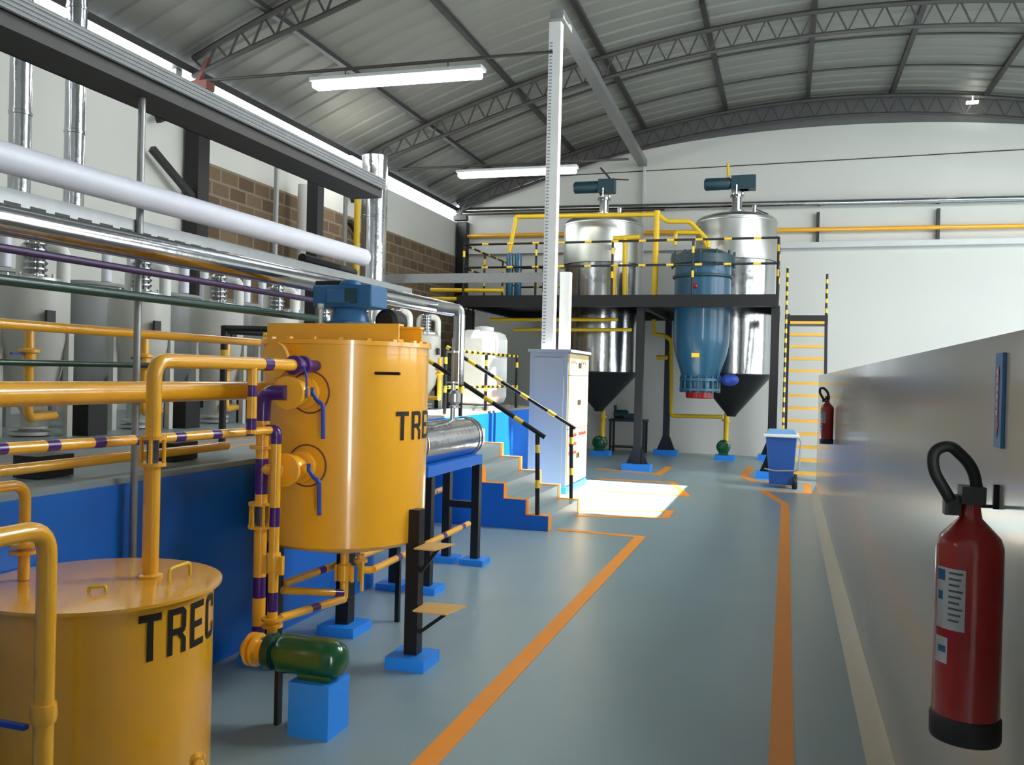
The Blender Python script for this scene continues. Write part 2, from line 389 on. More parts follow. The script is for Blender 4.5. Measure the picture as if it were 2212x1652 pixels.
b = B(); b.prism([(x, Y0, z) for x, z in prof], (0, Y1-Y0, 0))
for f in b.bm.faces:
    if abs(f.calc_center_median().y-Y0) < .001 or abs(f.calc_center_median().y-Y1) < .001: f.material_index = 1
b.out('steps', [PLATM, BLU], st)
for ya in (Y0+.0, Y1-.13):
    t = B()
    for i in range(N-1):
        x, z = SX-TX*i, RZ*(i+1)
        t.box((x, ya, RZ*i), (x+.004, ya+.13, z+.004)); t.box((x-TX, ya, z), (x, ya+.13, z+.004))
    t.out('edge_tape', LINE, st)
def handrail(p, q, post, foot, label):
    t = thing('handrail', foot, label, 'handrail', 'striped stair handrails')
    B().tube([p, q], .026, stripes=(.30, .12)).out('rail', [BLK, YSAFE], t)
    B().tube([foot, post], .026, stripes=(.3, .09)).out('post', [BLK, YSAFE], t)
    k = V(q).lerp(V(p), .12); B().tube([(k.x, k.y, ZP), (k.x, k.y, k.z)], .026, stripes=(.3, .09)).out('post', [BLK, YSAFE], t)
handrail(at(1178,945,Y=9.3), (-4.3, 9.3, 2.06), at(1161,938,Y=9.3), V((at(1161,1100,Y=9.3).x, 9.3, RZ)), 'black and yellow handrail on the nearer side of the stairs')
handrail(at(1243,925,Y=10.75), (-4.3, 10.75, 2.06), at(1234,918,Y=10.75), V((at(1234,1060,Y=10.75).x, 10.75, RZ)), 'black and yellow handrail on the far side of the stairs')
rl = thing('platform_railing', (-4.4, 13, ZP), 'black and yellow railing along the platform edge before the white tank', 'railing')
B().tube([(-4.42, 11.0, 2.03), (-4.42, 14.3, 2.03)], .022, stripes=(.12, .12)).out('top_rail', [BLK, YSAFE], rl)
B().tube([(-4.42, 11.0, 1.52), (-4.42, 14.3, 1.52)], .022, stripes=(.12, .12)).out('middle_rail', [BLK, YSAFE], rl)
for y in (11.02, 12.7, 14.3): B().tube([(-4.42, y, ZP), (-4.42, y, 2.05)], .024, stripes=(.3, .09)).out('post', [BLK, YSAFE], rl)
rl = thing('guard_rail', (-4, 5.5, ZP), 'short black and yellow guard rail behind the mixing tank', 'railing')
B().tube([(-4.0, 5.55, 2.0), (-3.15, 5.55, 1.99)], .024, stripes=(.42, .1)).out('top_rail', [BLK, YSAFE], rl)
B().tube([(-4.0, 5.55, 1.98), (-3.6, 6.25, 1.98)], .024, stripes=(.3, .1)).out('side_rail', [BLK, YSAFE], rl)
B().tube([(-4.0, 5.55, ZP), (-4.0, 5.55, 2.02)], .026, stripes=(.62, .07)).out('post', [BLK, YSAFE], rl)
B().tube([(-3.6, 6.25, ZP), (-3.6, 6.25, 2.0)], .026, stripes=(.62, .07)).out('post', [BLK, YSAFE], rl)
# ------------------------------------------------------------------ electric cabinet with cable ducts
ca = thing('electric_cabinet', (-3.3, 12.9, 0), 'tall grey electric cabinet with sunlit cream doors beside the stairs', 'cabinet')
CX0, CX1, CY0, CY1 = -3.6, -3.03, 12.3, 13.6
B().box((CX0-.02, CY0-.02, 0), (CX1+.02, CY1+.02, .1)).out('plinth', LBLU, ca)
B().box((CX0, CY0, .1), (CX1, CY1, 2.06)).box((CX0-.03, CY0-.03, 2.06), (CX1+.05, CY1+.03, 2.10)).out('body', CABG, ca)
B().box((CX0+.06, CY0-.008, .2), (CX1-.06, CY0, 1.98)).out('side_panel', CABG, ca)
ym = (CY0+CY1)/2
for (ya, yb) in ((CY0+.02, ym-.004), (ym+.004, CY1-.02)):
    for (za, zb) in ((.13, .93), (.94, 1.72), (1.73, 2.04)):
        d = B().box((CX1, ya, za), (CX1+.022, yb, zb)).out('door', CABC, ca)
        hy = yb-.05 if ya < ym-.1 else ya+.05
        B().box((CX1+.022, hy-.012, (za+zb)/2-.05), (CX1+.04, hy+.012, (za+zb)/2+.03)).out('handle', DARK, d)
        if za == .13:
            t = B()
            for k in range(3 if ya < ym-.1 else 1):
                z = .88-.13*k
                for j in range(9): t.box((CX1+.022, ya+.05+j*.056, z-.065), (CX1+.0235, ya+.097+j*.056, z-.008-.01*(j % 3)))
            t.out('label_text', REDP, d)
        elif za == 1.73:
            t = B()
            for j in range(5): t.box((CX1+.022, ya+.1+j*.07, 1.9+.02*(j % 2)), (CX1+.028, ya+.125+j*.07, 1.93+.02*(j % 2)))
            t.out('indicator', DARK, d)
p1 = at(1185,700,Y=12.6); q1 = at(1190,26,Y=12.6)
t = thing('cable_post', (p1.x, 12.6, 2.1), 'white slotted cable post rising from the cabinet to the roof', 'cable duct')
B().box((p1.x-.09, 12.55, 2.1), (p1.x+.09, 12.7, q1.z-.17)).out('channel', LGRY, t)
b = B()
for k in range(90): b.box((p1.x-.075, 12.546, 2.2+k*.05), (p1.x-.03, 12.551, 2.218+k*.05))
s_ = b.out('slot', CABG, t); s_['kind'] = 'stuff'
t = thing('cable_duct', (p1.x+.2, 12.6, 2.1), 'shorter cable duct beside the tall post, bending left over the platform', 'cable duct')
B().box((p1.x+.12, 12.75, 2.1), (p1.x+.27, 12.9, 3.28)).out('riser', LGRY, t)
B().box((-6.4, 12.77, 3.14), (p1.x+.12, 12.88, 3.28)).out('horizontal_run', GALV, t)
# ------------------------------------------------------------------ white tank on platform
t = thing('plastic_tank', (-4.55, 13.5, ZP), 'big white rounded plastic tank on the platform behind the railing', 'tank')
B().box((-5.05, 13.0, ZP+.06), (-4.1-.36, 14.0, 2.42)).out('body', WHT, t, bevel=.14)
B().lathe([(.16,0),(.16,.06),(.05,.08)], (-4.75, 13.5, 2.42)).out('lid', WHT, t)
B().box((-5.1, 12.95, ZP), (-4.45, 14.05, ZP+.06)).out('pallet', GREY, t)
# ------------------------------------------------------------------ reactors
def reactor(c, label):
    x, y = c; ZP = 1.15-.13; t = thing('reactor', (x, y, 1.15), label, 'reactor', 'grey reactors in a row on the platform')
    B().lathe([(.07,0),(.07,.12),(.18,.3),(.25,.62),(.26,.66),(.26,1.02),(.25,1.07),(.16,1.13),(.09,1.15)], (x,y,ZP+.2), seg=28).out('vessel', RGREY, t)
    B().lathe([(.14,0),(.14,.025),(.08,.03),(.08,.045),(.14,.05),(.14,.07)], (x,y,ZP+.14)).out('bottom_flange', LGRY, t)
    f = B().lathe([(.21,0),(.21,.03),(.19,.035)], (x,y,ZP+1.30)).out('top_flange', SATIN, t)
    b = B()
    for k in range(10): a = k*PI/5; b.cyl((x+.19*math.cos(a), y+.19*math.sin(a), ZP+1.3), (x+.19*math.cos(a), y+.19*math.sin(a), ZP+1.36), .012, seg=6)
    b.out('bolt', STEEL, f)
    b = B()
    for k in range(6): b.lathe([(.065,0),(.085,.02),(.085,.03),(.065,.05)], (x+.02,y,ZP+1.33+k*.048), seg=16)
    b.out('coil_neck', STEEL, t)
    B().tube([(x+.17,y+.12,ZP+1.22),(x+.17,y+.12,ZP+1.58),(x-.1,y+.0,ZP+1.58),(x-.1,y,ZP+1.3)], .05, .09).out('vapour_pipe', WHT, t)
    for k in range(3):
        a = k*2*PI/3+.4; B().bar((x+.27*math.cos(a), y+.27*math.sin(a), 1.15), (x+.27*math.cos(a), y+.27*math.sin(a), ZP+.95), .05).out('leg', RGREY, t)
    B().box((x+.262,y-.14,ZP+.98),(x+.285,y-.06,ZP+1.08)).out('gauge', DARK, t)
    B().tube([(x+.06,y,ZP+.3),(x+.3,y-.05,ZP+.3),(x+.45,y-.45,ZP+.3),(x+.45,y-.45,ZP+.92)], .032, .07).out('drain_pipe', YEL, t)
    v = B().lathe([(.05,0),(.07,.01),(.07,.03),(.045,.04),(.045,.09),(.07,.1),(.07,.12),(.05,.13)], (x+.45,y-.45,ZP+.66), seg=14).out('valve', YEL, t)
    B().box((x+.44,y-.6,ZP+.74),(x+.46,y-.45,ZP+.755)).out('lever', HBLU, v)
    B().box((x+.1,y+.22,1.15),(x+.34,y+.42,1.5)).out('pump_base', BLK, t)
    return t
RY = [5.25, 6.4, 7.5, 8.55, 9.6, 10.65, 11.7, 12.8]
rn = ['first and nearest', 'second', 'third', 'fourth', 'fifth', 'sixth', 'seventh', 'eighth and farthest']
R0 = reactor((-5.5, RY[0]), 'grey cone bottomed reactor on the platform, first and nearest of the row')
for y, n_ in list(zip(RY, rn))[1:]: copy_tree(R0, (-5.5, y, ZP), 'grey cone bottomed reactor on the platform, %s of the row' % n_)
def stank(y, label):
    t = thing('storage_tank', (-6.75, y, ZP), label, 'tank', 'flat topped tanks behind the reactors')
    B().lathe([(.12,.2),(.34,.5),(.34,1.34)], (-6.75,y,ZP), seg=28).out('shell', GREY, t)
    B().lathe([(.37,0),(.37,.03),(.1,.06)], (-6.75,y,ZP+1.34), seg=28).out('lid', GREY, t)
    for k in range(3):
        a = k*2*PI/3; B().bar((-6.75+.3*math.cos(a), y+.3*math.sin(a), ZP), (-6.75+.3*math.cos(a), y+.3*math.sin(a), ZP+.7), .05).out('leg', GREY, t)
    B().tube([(-6.6,y+.1,ZP+1.4),(-6.6,y+.1,ZP+1.75),(-6.6,y+.45,ZP+1.75),(-6.6,y+.45,ZP+.9)], .05, .1).out('vent_pipe', WPIPE, t)
    return t
S0 = stank(5.9, 'flat topped grey tank behind the reactors, nearest the camera')
for y, n_ in ((7.1,'second along the wall'),(8.3,'third along the wall'),(9.5,'fourth along the wall'),(10.7,'fifth along the wall'),(11.9,'farthest along the wall')):
    copy_tree(S0, (-6.75, y, ZP), 'flat topped grey tank behind the reactors, '+n_)
for px, nm in ((97,'left of the tall riser pipe'), (380,'right of the tall riser pipe')):
    a = at(px, 985 if px < 200 else 958, X=-3.45); tag(B().box((-3.53, a.y-.11, ZP+.004), (-3.38, a.y+.11, ZP+.11)).out('black_box', BLK), 'black block on the platform edge, '+nm, 'block', 'black blocks on the platform edge')
# foil ducts rising from the reactors
def vduct(px, X_, z0, z1, r, m_, name, label, cat='duct'):
    a = at(px, 450, X=X_); b = B().cyl((X_, a.y, z0), (X_, a.y, z1), r, seg=20)
    z = z0+.7
    while z < z1 and r > .05: b.lathe([(r,0),(r+.006,.005),(r+.006,.03),(r,.035)], (X_, a.y, z), seg=20); z += 1.1
    return tag(b.out(name, m_), label, cat)
rr = lambda px, X_: roof(X_)
vduct(40, -6.1, ZP+1.9, roof(-6.1), .085, FOIL, 'foil_duct', 'shiny foil clad duct at the far left, piercing the roof')
vduct(158, -6.1, ZP+1.9, roof(-6.1), .085, FOIL, 'foil_duct', 'shiny foil clad duct second from the left edge')
vduct(808, -6.1, ZP, 5.0, .20, FOIL, 'foil_duct', 'wide crinkled foil clad duct left of the brick end wall')
vduct(656, -7.65, ZP, 4.75, .10, WHT, 'white_pipe', 'thick white vertical pipe before the brick wall', 'pipe')
vduct(772, -6.6, ZP, 4.95, .05, YPIPE, 'gas_pipe', 'yellow vertical pipe beside the wide foil duct', 'pipe')
vduct(746, -6.8, ZP, 4.7, .035, GREY, 'conduit', 'thin grey vertical conduit between black column and yellow pipe', 'pipe')
vduct(596, -6.0, ZP, 4.6, .03, GREY, 'conduit', 'thin grey vertical conduit before the nearer brick panel', 'pipe')
for y, nm in ((10.2,'under the first truss'),(15.5,'under the second truss')):
    t = thing('wall_column', (XL+.15, y, 0), 'black steel wall column '+nm, 'column', 'black wall columns')
    B().box((XL+.04, y-.12, 0 if False else ZP), (XL+.26, y+.12, 5.5)).out('shaft', BLK, t)
    B().bar((XL+.2, y-.1, 4.0), (XL+.15, y-.9, 4.5), .08).out('brace', BLK, t)
    B().bar((XL+.2, y-.1, 5.3), (XL+.15, y-.8, 4.9), .08).out('brace', BLK, t)
tag(B().box((-4.57, 7.62, ZP), (-4.45, 7.74, at(683,362,Y=7.62).z)).out('column', BLK), 'black column standing on the platform behind the blue mixer', 'column')
tag(B().box((XL+.05, YB-.25, 0), (XL+.3, YB-.01, 5.5)).out('column', BLK), 'dark corner column where the brick wall meets the back wall', 'column')
# ------------------------------------------------------------------ pipe rack over the tanks
PX, PX2 = -2.95, -3.3
def run(px0, px1, Xp, r, m_, name, label, extra=None, y_end=None, **k):
    p, q = at(*px0, X=Xp), at(*px1, X=Xp); z = (p.z+q.z)/2
    pts = [V((Xp, .6, p.z)), V((Xp, p.y, p.z)), V((Xp, y_end or q.y, q.z))]
    b = B().tube([pts[0], pts[2]], r, seg=16, **k)
    return tag(b.out(name, m_), label, 'pipe'), pts[2]
p, _ = run((0,346), (785,556), PX, .062, WPIPE, 'insulated_pipe', 'thick white insulated pipe, topmost of the pipe rack')
p, _ = run((0,480), (975,668), PX, .064, STEEL, 'steel_pipe', 'polished stainless pipe below the white pipe in the rack')
p, _ = run((0,538), (700,652), PX, .017, VIO, 'purple_pipe', 'dull purple pipe below the stainless pipe')
p, _ = run((0,610), (700,690), PX, .022, GRN, 'green_pipe', 'dark green pipe just below the purple pipe')
p, _ = run((0,700), (588,742), PX2, .024, YEL, 'yellow_pipe', 'yellow pipe running to the top of the mixing tank')
p, _ = run((0,786), (600,795), PX2, .015, GRN, 'green_pipe', 'thin dark green pipe lowest in the rack')
p, _ = run((0,852), (600,842), PX, .052, YEL, 'large_yellow_pipe', 'large yellow header pipe at eye level entering the mixing tank')
# grey perforated tray between white and stainless pipes and the wide ceiling tray
a, q = at(0,438,X=-3.15), at(870,596,X=-3.15)
t = thing('cable_tray', (-3.15, 4, a.z), 'grey perforated cable tray between the white and the stainless pipes', 'cable tray')
B().box((-3.24, .6, a.z-.05), (-3.23, q.y, a.z+.05)).box((-3.07, .6, a.z-.05), (-3.06, q.y, a.z+.05)).box((-3.24, .6, a.z-.055), (-3.06, q.y, a.z-.05)).out('channel', GALV, t)
b = B()
for k in range(60): b.box((-3.06, 1.6+k*.13, a.z-.02), (-3.058, 1.68+k*.13, a.z-.005))
s_ = b.out('slot', DARK, t); s_['kind'] = 'stuff'
ya_, yb_ = at(658,560,X=-3.1).y, at(770,575,X=-3.1).y
B().tube([(-3.12, ya_, a.z+.085), (-3.12, (ya_+yb_)/2, a.z+.08), (-3.12, yb_, a.z+.075)], .032, seg=10).tube([(-3.17, ya_+.3, a.z+.03), (-3.1, yb_, a.z+.03)], .028, seg=10).out('cable_bundle', RUB, t)
a, q = at(0,82,X=-3.05), at(870,418,X=-3.05); zt = (a.z+q.z)/2; TE = at(800,390,X=-3.05).y
t = thing('overhead_tray', (-3.05, 4, zt), 'wide grey cable tray climbing across the upper left', 'cable tray')
B().box((-3.2, .6, zt-.075), (-3.19, TE, zt+.055)).box((-2.96, .6, zt-.07), (-2.95, TE, zt-.0)).box((-3.2, .6, zt-.075), (-2.95, TE, zt-.07)).out('channel', TRUS, t)
b = B()
for k in range(4): b.tube([(-2.93, .6, zt-.005+.02*k), (-2.93, TE, zt-.005+.02*k)], .0115, seg=8)
b.box((-2.952, .6, zt-.01), (-2.945, TE, zt+.065)).out('cable', GALV, t)
# hanger rods
for px, X_, zb, nm in ((297, -3.05, 0, 'reaching the floor left of the riser'),):
    a = at(px, 700, X=X_)
    tag(B().cyl((X_, a.y, zb), (X_, a.y, zt-.07), .018, seg=10).out('support_rod', GALV), 'thin grey vertical support rod of the pipe rack, '+nm, 'rod')
# stainless drop pipe to horizontal vessel
# ------------------------------------------------------------------ lower tank (foreground)
def ring_letters(b, word, c, r, a0, z0, h, wd, gap, mi=0):
    def put(poly, x0):
        b2 = bmesh.new(); vs = [b2.verts.new((x0+x*wd, z0+z*h, 0)) for x, z in poly]; b2.faces.new(vs)
        n = 8
        for k in range(1, n):
            g_ = b2.verts[:]+b2.edges[:]+b2.faces[:]
            bmesh.ops.bisect_plane(b2, geom=g_, plane_co=(x0+wd*k/n, 0, 0), plane_no=(1,0,0))
        for f in b2.faces:
            lo, hi = [], []
            for v in f.verts:
                a = a0+v.co.x/r; lo.append((c[0]+r*math.sin(a)*1, c[1]-r*math.cos(a), v.co.y))
            rr_ = r+.003; nv = [b.bm.verts.new((c[0]+rr_*math.sin(a0+v.co.x/r), c[1]-rr_*math.cos(a0+v.co.x/r), v.co.y)) for v in f.verts]
            b._f(nv, mi)
        b2.free()
    S = .26
    G = {'T': [[(0,1),(1,1),(1,.84),(0,.84)], [(.36,.84),(.64,.84),(.64,0),(.36,0)]],
         'R': [[(0,0),(S,0),(S,1),(0,1)], [(S,1),(.8,1),(1,.9),(1,.86),(S,.86)], [(.74,.86),(1,.86),(1,.56),(.74,.56)], [(S,.56),(1,.56),(.94,.47),(.8,.42),(S,.42)], [(.5,.42),(.8,.42),(1,.3),(1,0),(.74,0),(.74,.28)]],
         'E': [[(0,0),(S,0),(S,1),(0,1)], [(S,1),(1,1),(1,.85),(S,.85)], [(S,.58),(.85,.58),(.85,.43),(S,.43)], [(S,.15),(1,.15),(1,0),(S,0)]],
         'C': [[(0,.1),(S,.1),(S,.9),(0,.9)], [(0,.9),(.2,1),(.8,1),(1,.9),(1,.85),(0,.85)], [(0,.15),(1,.15),(1,.1),(.8,0),(.2,0),(0,.1)], [(.74,.85),(1,.85),(1,.68),(.74,.68)], [(.74,.15),(1,.15),(1,.32),(.74,.32)]]}
    for i, ch in enumerate(word):
        for poly in G[ch]: put(poly, i*(wd+gap))
    return b
LT = V((-2.62, 2.86, 0)); LR, LZ = .455, .835
t = thing('drum_tank', (LT.x, LT.y, 0), 'yellow flat lidded drum tank in the lower left foreground', 'tank')
B().lathe([(LR-.02,0),(LR-.02,.02),(LR-.02,LZ-.02)], (LT.x,LT.y,.0), seg=64).out('body', YEL, t)
lid = B().lathe([(LR+.012,0),(LR+.012,.012),(LR-.05,.016),(0,.02)], (LT.x,LT.y,LZ-.02), seg=64).out('lid', YEL, t)
for (x1, y1), (x2, y2) in (((365,1258),(410,1242)), ((192,1279),(228,1277))):
    p, q = at(x1, y1, Z=LZ+.002), at(x2, y2, Z=LZ+.002); hh = .055 if x1 > 300 else .02
    B().tube([p, X(p,0,0,hh), X(q,0,0,hh), q], .007, .02, seg=8).out('handle', YSAFE, lid)
aT = math.atan2(at(330,1400,Y=LT.y-.3).x-LT.x, .3)
b = ring_letters(B(), 'TREC', (LT.x, LT.y), LR-.02, 1.04, .61, .175, .088, .026); b.out('lettering', MTREC, t)
B().lathe([(.03,0),(.03,.05),(.024,.055),(.024,.12)], at(428,1640,Y=LT.y-.1), (.6,-.8,0), seg=12).out('drain_stub', YEL, t)
# riser from the drum lid to the mixing tank
RX = at(325,1205,Y=2.98); RYv = 2.98
rt = thing('riser_pipe', (RX.x, RYv, LZ), 'yellow riser pipe with sight glass from drum lid to mixing tank', 'pipe')
zt2 = at(335,778,Y=RYv).z; VE = at(632,772,Y=4.02)
B().tube([(RX.x,RYv,LZ), (RX.x,RYv,at(330,1003,Y=RYv).z)], .033, seg=16).tube([(RX.x,RYv,at(330,945,Y=RYv).z),(RX.x,RYv,zt2),(VE.x,VE.y,zt2)], .031, .075, seg=16).out('pipe_run', YEL, rt)
z0, z1 = at(330,1003,Y=RYv).z, at(330,945,Y=RYv).z
B().cyl(V((VE.x,VE.y,zt2)).lerp(V((RX.x,RYv,zt2)),.27),V((VE.x,VE.y,zt2)).lerp(V((RX.x,RYv,zt2)),.2),.0325).out('purple_band', PUR, rt)
g = B().lathe([(.054,0),(.054,.014)], (RX.x,RYv,z0-.007), seg=18).lathe([(.054,0),(.054,.014)], (RX.x,RYv,z1-.007), seg=18)
for k in range(4): a = k*PI/2+.5; g.cyl((RX.x+.044*math.cos(a),RYv+.044*math.sin(a),z0),(RX.x+.044*math.cos(a),RYv+.044*math.sin(a),z1),.008,seg=8)
g = g.out('sight_glass_frame', YEL, rt)
B().cyl((RX.x,RYv,z0),(RX.x,RYv,z1),.024,seg=14).out('glass_tube', GLASS, g)
B().lathe([(.05,0),(.05,.012),(.034,.02)], (RX.x,RYv,LZ-.002), seg=16).out('collar', YEL, rt)
va = V((VE.x,VE.y,zt2)); vd = (va-V((RX.x,RYv,zt2))).normalized()
v = B().lathe([(.03,0),(.052,.005),(.052,.03),(.036,.035),(.044,.06),(.036,.085),(.052,.09),(.052,.115),(.03,.12),(.03,.24)], va, vd, seg=16).out('valve', PUR, rt)
lv = va+vd*.06+V((0,0,0)); B().tube([lv+V((.03,-.03,.0)), lv+V((.06,-.05,-.01)), lv+V((.085,-.06,-.05)), lv+V((.09,-.06,-.17))], .006, .02, seg=8).out('lever', HBLU, v)
BR = V((RX.x,RYv,zt2)).lerp(va, .66)
bz = at(515,935,Y=BR.y).z
B().tube([BR, (BR.x,BR.y,bz)], .024, seg=14, stripes=(.105,.055)).out('branch_pipe', [YEL, PUR], rt)
# banded line at bz: from the left along the rack, then to the second drop
bt = thing('banded_pipe', (RX.x, RYv, bz), 'yellow pipe with purple bands crossing behind the riser to the pump drop', 'pipe')
e1 = at(318,936,Y=3.12); e2 = at(590,938,Y=3.95); e0 = at(0,955,X=e1.x-.03)
e2 = V((e2.x, e2.y, bz-.0))
B().tube([(e0.x, .8, e0.z+.0), (e1.x, e1.y, bz), e2, X(e2,.0,.0,-.02)], .022, .0, seg=14, stripes=(.17,.06)).out('horizontal_run', [YEL, PUR], bt)
zb = at(590,1372,Y=e2.y).z
B().tube([X(e2,-.03,-.02,0), X(e2,0.02,0,0), X(e2,.02,0,-.07)], .029, .035, seg=14).out('elbow', PUR, bt)
B().tube([X(e2,.02,0,-.06), (e2.x+.02,e2.y,zb)], .027, seg=14, stripes=(.34,.10)).out('drop_run', [YEL, PUR], bt)
v = B().lathe([(.034,0),(.04,.02),(.034,.05),(.04,.08),(.034,.1)], (e2.x+.02,e2.y,at(593,1235,Y=e2.y).z), seg=14)
for s_ in (-1, 1): v.box((e2.x+.02+s_*.045-.012,e2.y-.012,at(593,1240,Y=e2.y).z),(e2.x+.02+s_*.045+.012,e2.y+.012,at(593,1200,Y=e2.y).z)); 
v.box((e2.x-.03,e2.y-.006,at(593,1225,Y=e2.y).z),(e2.x+.07,e2.y+.006,at(593,1215,Y=e2.y).z)); v.out('valve', YEL, bt)
zf = at(590,1345,Y=e2.y).z
B().lathe([(.055,0),(.055,.015),(.03,.018),(.03,.03),(.055,.033),(.055,.048)], (e2.x+.02,e2.y,zf-.02), seg=18).out('flange', YEL, bt)
# left loose pipes
tag(B().tube([(PX2,.8,at(200,995,X=PX2).z), (PX2, at(490,955,X=PX2).y, at(200,995,X=PX2).z)], .026, seg=14).out('yellow_pipe', YEL), 'plain yellow pipe lying low above the platform edge', 'pipe')
k0 = at(55,1045,Y=2.75); t = thing('elbow_pipe', (k0.x,2.75,LZ), 'yellow pipe bending down with a flange at the far left', 'pipe')
B().tube([(k0.x,.9,k0.z),(k0.x,2.75,k0.z),(k0.x,2.75,LZ)], .022, .07, seg=14).out('pipe_run', YEL, t)
B().lathe([(.055,0),(.055,.014),(.024,.016),(.024,.026),(.055,.028),(.055,.042)], (k0.x,2.75,at(55,1195,Y=2.75).z), seg=18).out('flange', YEL, t)
k0 = at(103,1140,Y=2.25); t = thing('elbow_pipe', (k0.x,2.25,0), 'large yellow elbow pipe in front of the drum tank', 'pipe')
B().tube([(k0.x-.02,.9,k0.z),(k0.x,2.25,k0.z),(k0.x,2.25,0)], .031, .09, seg=16).out('pipe_run', YEL, t)
B().lathe([(.038,0),(.042,.02),(.038,.06)], (k0.x,2.25,at(100,1560,Y=2.25).z), seg=14).out('valve', YEL, t)
kz = at(50,1570,Y=2.2).z; B().box((k0.x-.15,2.19,kz-.008),(k0.x-.02,2.21,kz+.008)).out('lever', HBLU, t)
# ------------------------------------------------------------------ mixing tank
MT = V((-2.545, 4.75, 0)); MR, MZ0, MZ1 = .49, .70, 1.86
mt = thing('mixing_tank', (MT.x, MT.y, 0), 'big glossy yellow mixing tank on black legs with blue drive on top', 'tank')
B().lathe([(.05,-.1),(MR*.55,-.05),(MR-.02,-.0),(MR,.02),(MR,MZ1-MZ0)], (MT.x,MT.y,MZ0), seg=72).out('shell', YEL, mt)
l = B().lathe([(MR+.018,0),(MR+.018,.025),(MR-.01,.028),(0,.03)], (MT.x,MT.y,MZ1-.01), seg=72).out('lid', YEL, mt)
for k in range(20):
    a = k*PI/10+.1; B().box((MT.x+(MR+.0)*math.cos(a)-.012, MT.y+(MR)*math.sin(a)-.012, MZ1+.012), (MT.x+MR*math.cos(a)+.012, MT.y+MR*math.sin(a)+.012, MZ1+.028), rz=a).out('clamp', YEL, l)
B().lathe([(MR+.004,0),(MR+.004,.012)], (MT.x,MT.y,MZ1-.055), seg=72).out('seam_band', YEL, mt)
a = at(858,920,Y=4.35)
ring_letters(B(), 'TREC', (MT.x, MT.y), MR, 1.09, at(870,955,Y=4.45).z, .165, .10, .03).out('lettering', MTREC, mt)
zc = MZ1+.02
for dy in (-.17, .13): B().box((MT.x-.43,MT.y+dy-.035,zc),(MT.x+.43,MT.y+dy+.035,zc+.012)).box((MT.x-.43,MT.y+dy-.035,zc+.088),(MT.x+.43,MT.y+dy+.035,zc+.1)).box((MT.x-.43,MT.y+dy-.035 if dy < 0 else MT.y+dy-.006,zc+.012),(MT.x+.43,MT.y+dy-.022 if dy < 0 else MT.y+dy+.006,zc+.088)).out('channel_beam', YEL, mt)
gx, gy, gz = MT.x+.02, MT.y-.02, zc+.1
g = B().lathe([(.15,0),(.15,.015),(.12,.02),(.10,.09),(.12,.1)], (gx,gy,gz), seg=28).out('gearbox_base', MBLU, mt)
g = B().box((gx-.20,gy-.1,gz+.1),(gx+.19,gy+.12,gz+.235)).box((gx-.1,gy-.12,gz+.12),(gx+.06,gy-.1,gz+.21)).lathe([(.07,0),(.06,.03),(.02,.04)],(gx,gy,gz+.235)).out('gearbox', MBLU, mt, bevel=.015)
B().box((gx+.03,gy-.128,gz+.13),(gx+.1,gy-.1,gz+.21)).out('plate', TEAL, g)
B().lathe([(.05,0),(.075,.02),(.075,.16),(.05,.18)], (gx+.21,gy+.05,gz+.03), (0,1,0), seg=20).out('motor', RUB, mt)
B().lathe([(.012,0),(.012,.09),(.02,.095),(.02,.12)], (gx-.13,gy-.12,gz), seg=10).out('grease_cup', LGRY, mt)
B().box((gx-.24,gy+.0,gz+.236),(gx+.02,gy+.12,gz+.27)).out('cable_gland_box', RUB, mt)
def leg(x, y, zt_, label=None):
    l = B().box((x-.045,y-.045,.06),(x+.045,y+.045,zt_)).out('leg', BLK, mt)
    B().box((x-.13,y-.13,0),(x+.13,y+.13,.06)).out('foot_pad', LBLU, l)
leg(-2.72, 5.12, .78); leg(-2.84, 4.45, .78); 
sx, sy = -2.04, 4.68
l = B().box((sx-.04,sy-.04,.06),(sx+.04,sy+.04,.91)).out('leg', BLK, mt)
B().box((sx-.12,sy-.12,0),(sx+.12,sy+.12,.07)).out('foot_pad', LBLU, l)
for zz, wd in ((.70,.17),(.345,.25)):
    s_ = B().prism([(sx+.045,sy-.12,zz),(sx+wd,sy-.12,zz),(sx+wd+.04,sy+.1,zz),(sx+.045,sy+.08,zz)], (0,0,.008)).out('step_plate', TAN, mt)
    B().bar((sx+.04,sy,zz-.15),(sx+wd-.02,sy,zz-.004),.02).out('bracket', BLK, s_)
B().tube([(MT.x+MR*.72,MT.y-MR*.68,at(900,808,Y=4.4).z),(MT.x+MR*.72+.16,MT.y-MR*.68-.02,at(900,808,Y=4.4).z)], .009, seg=8).out('probe', BLK, mt)
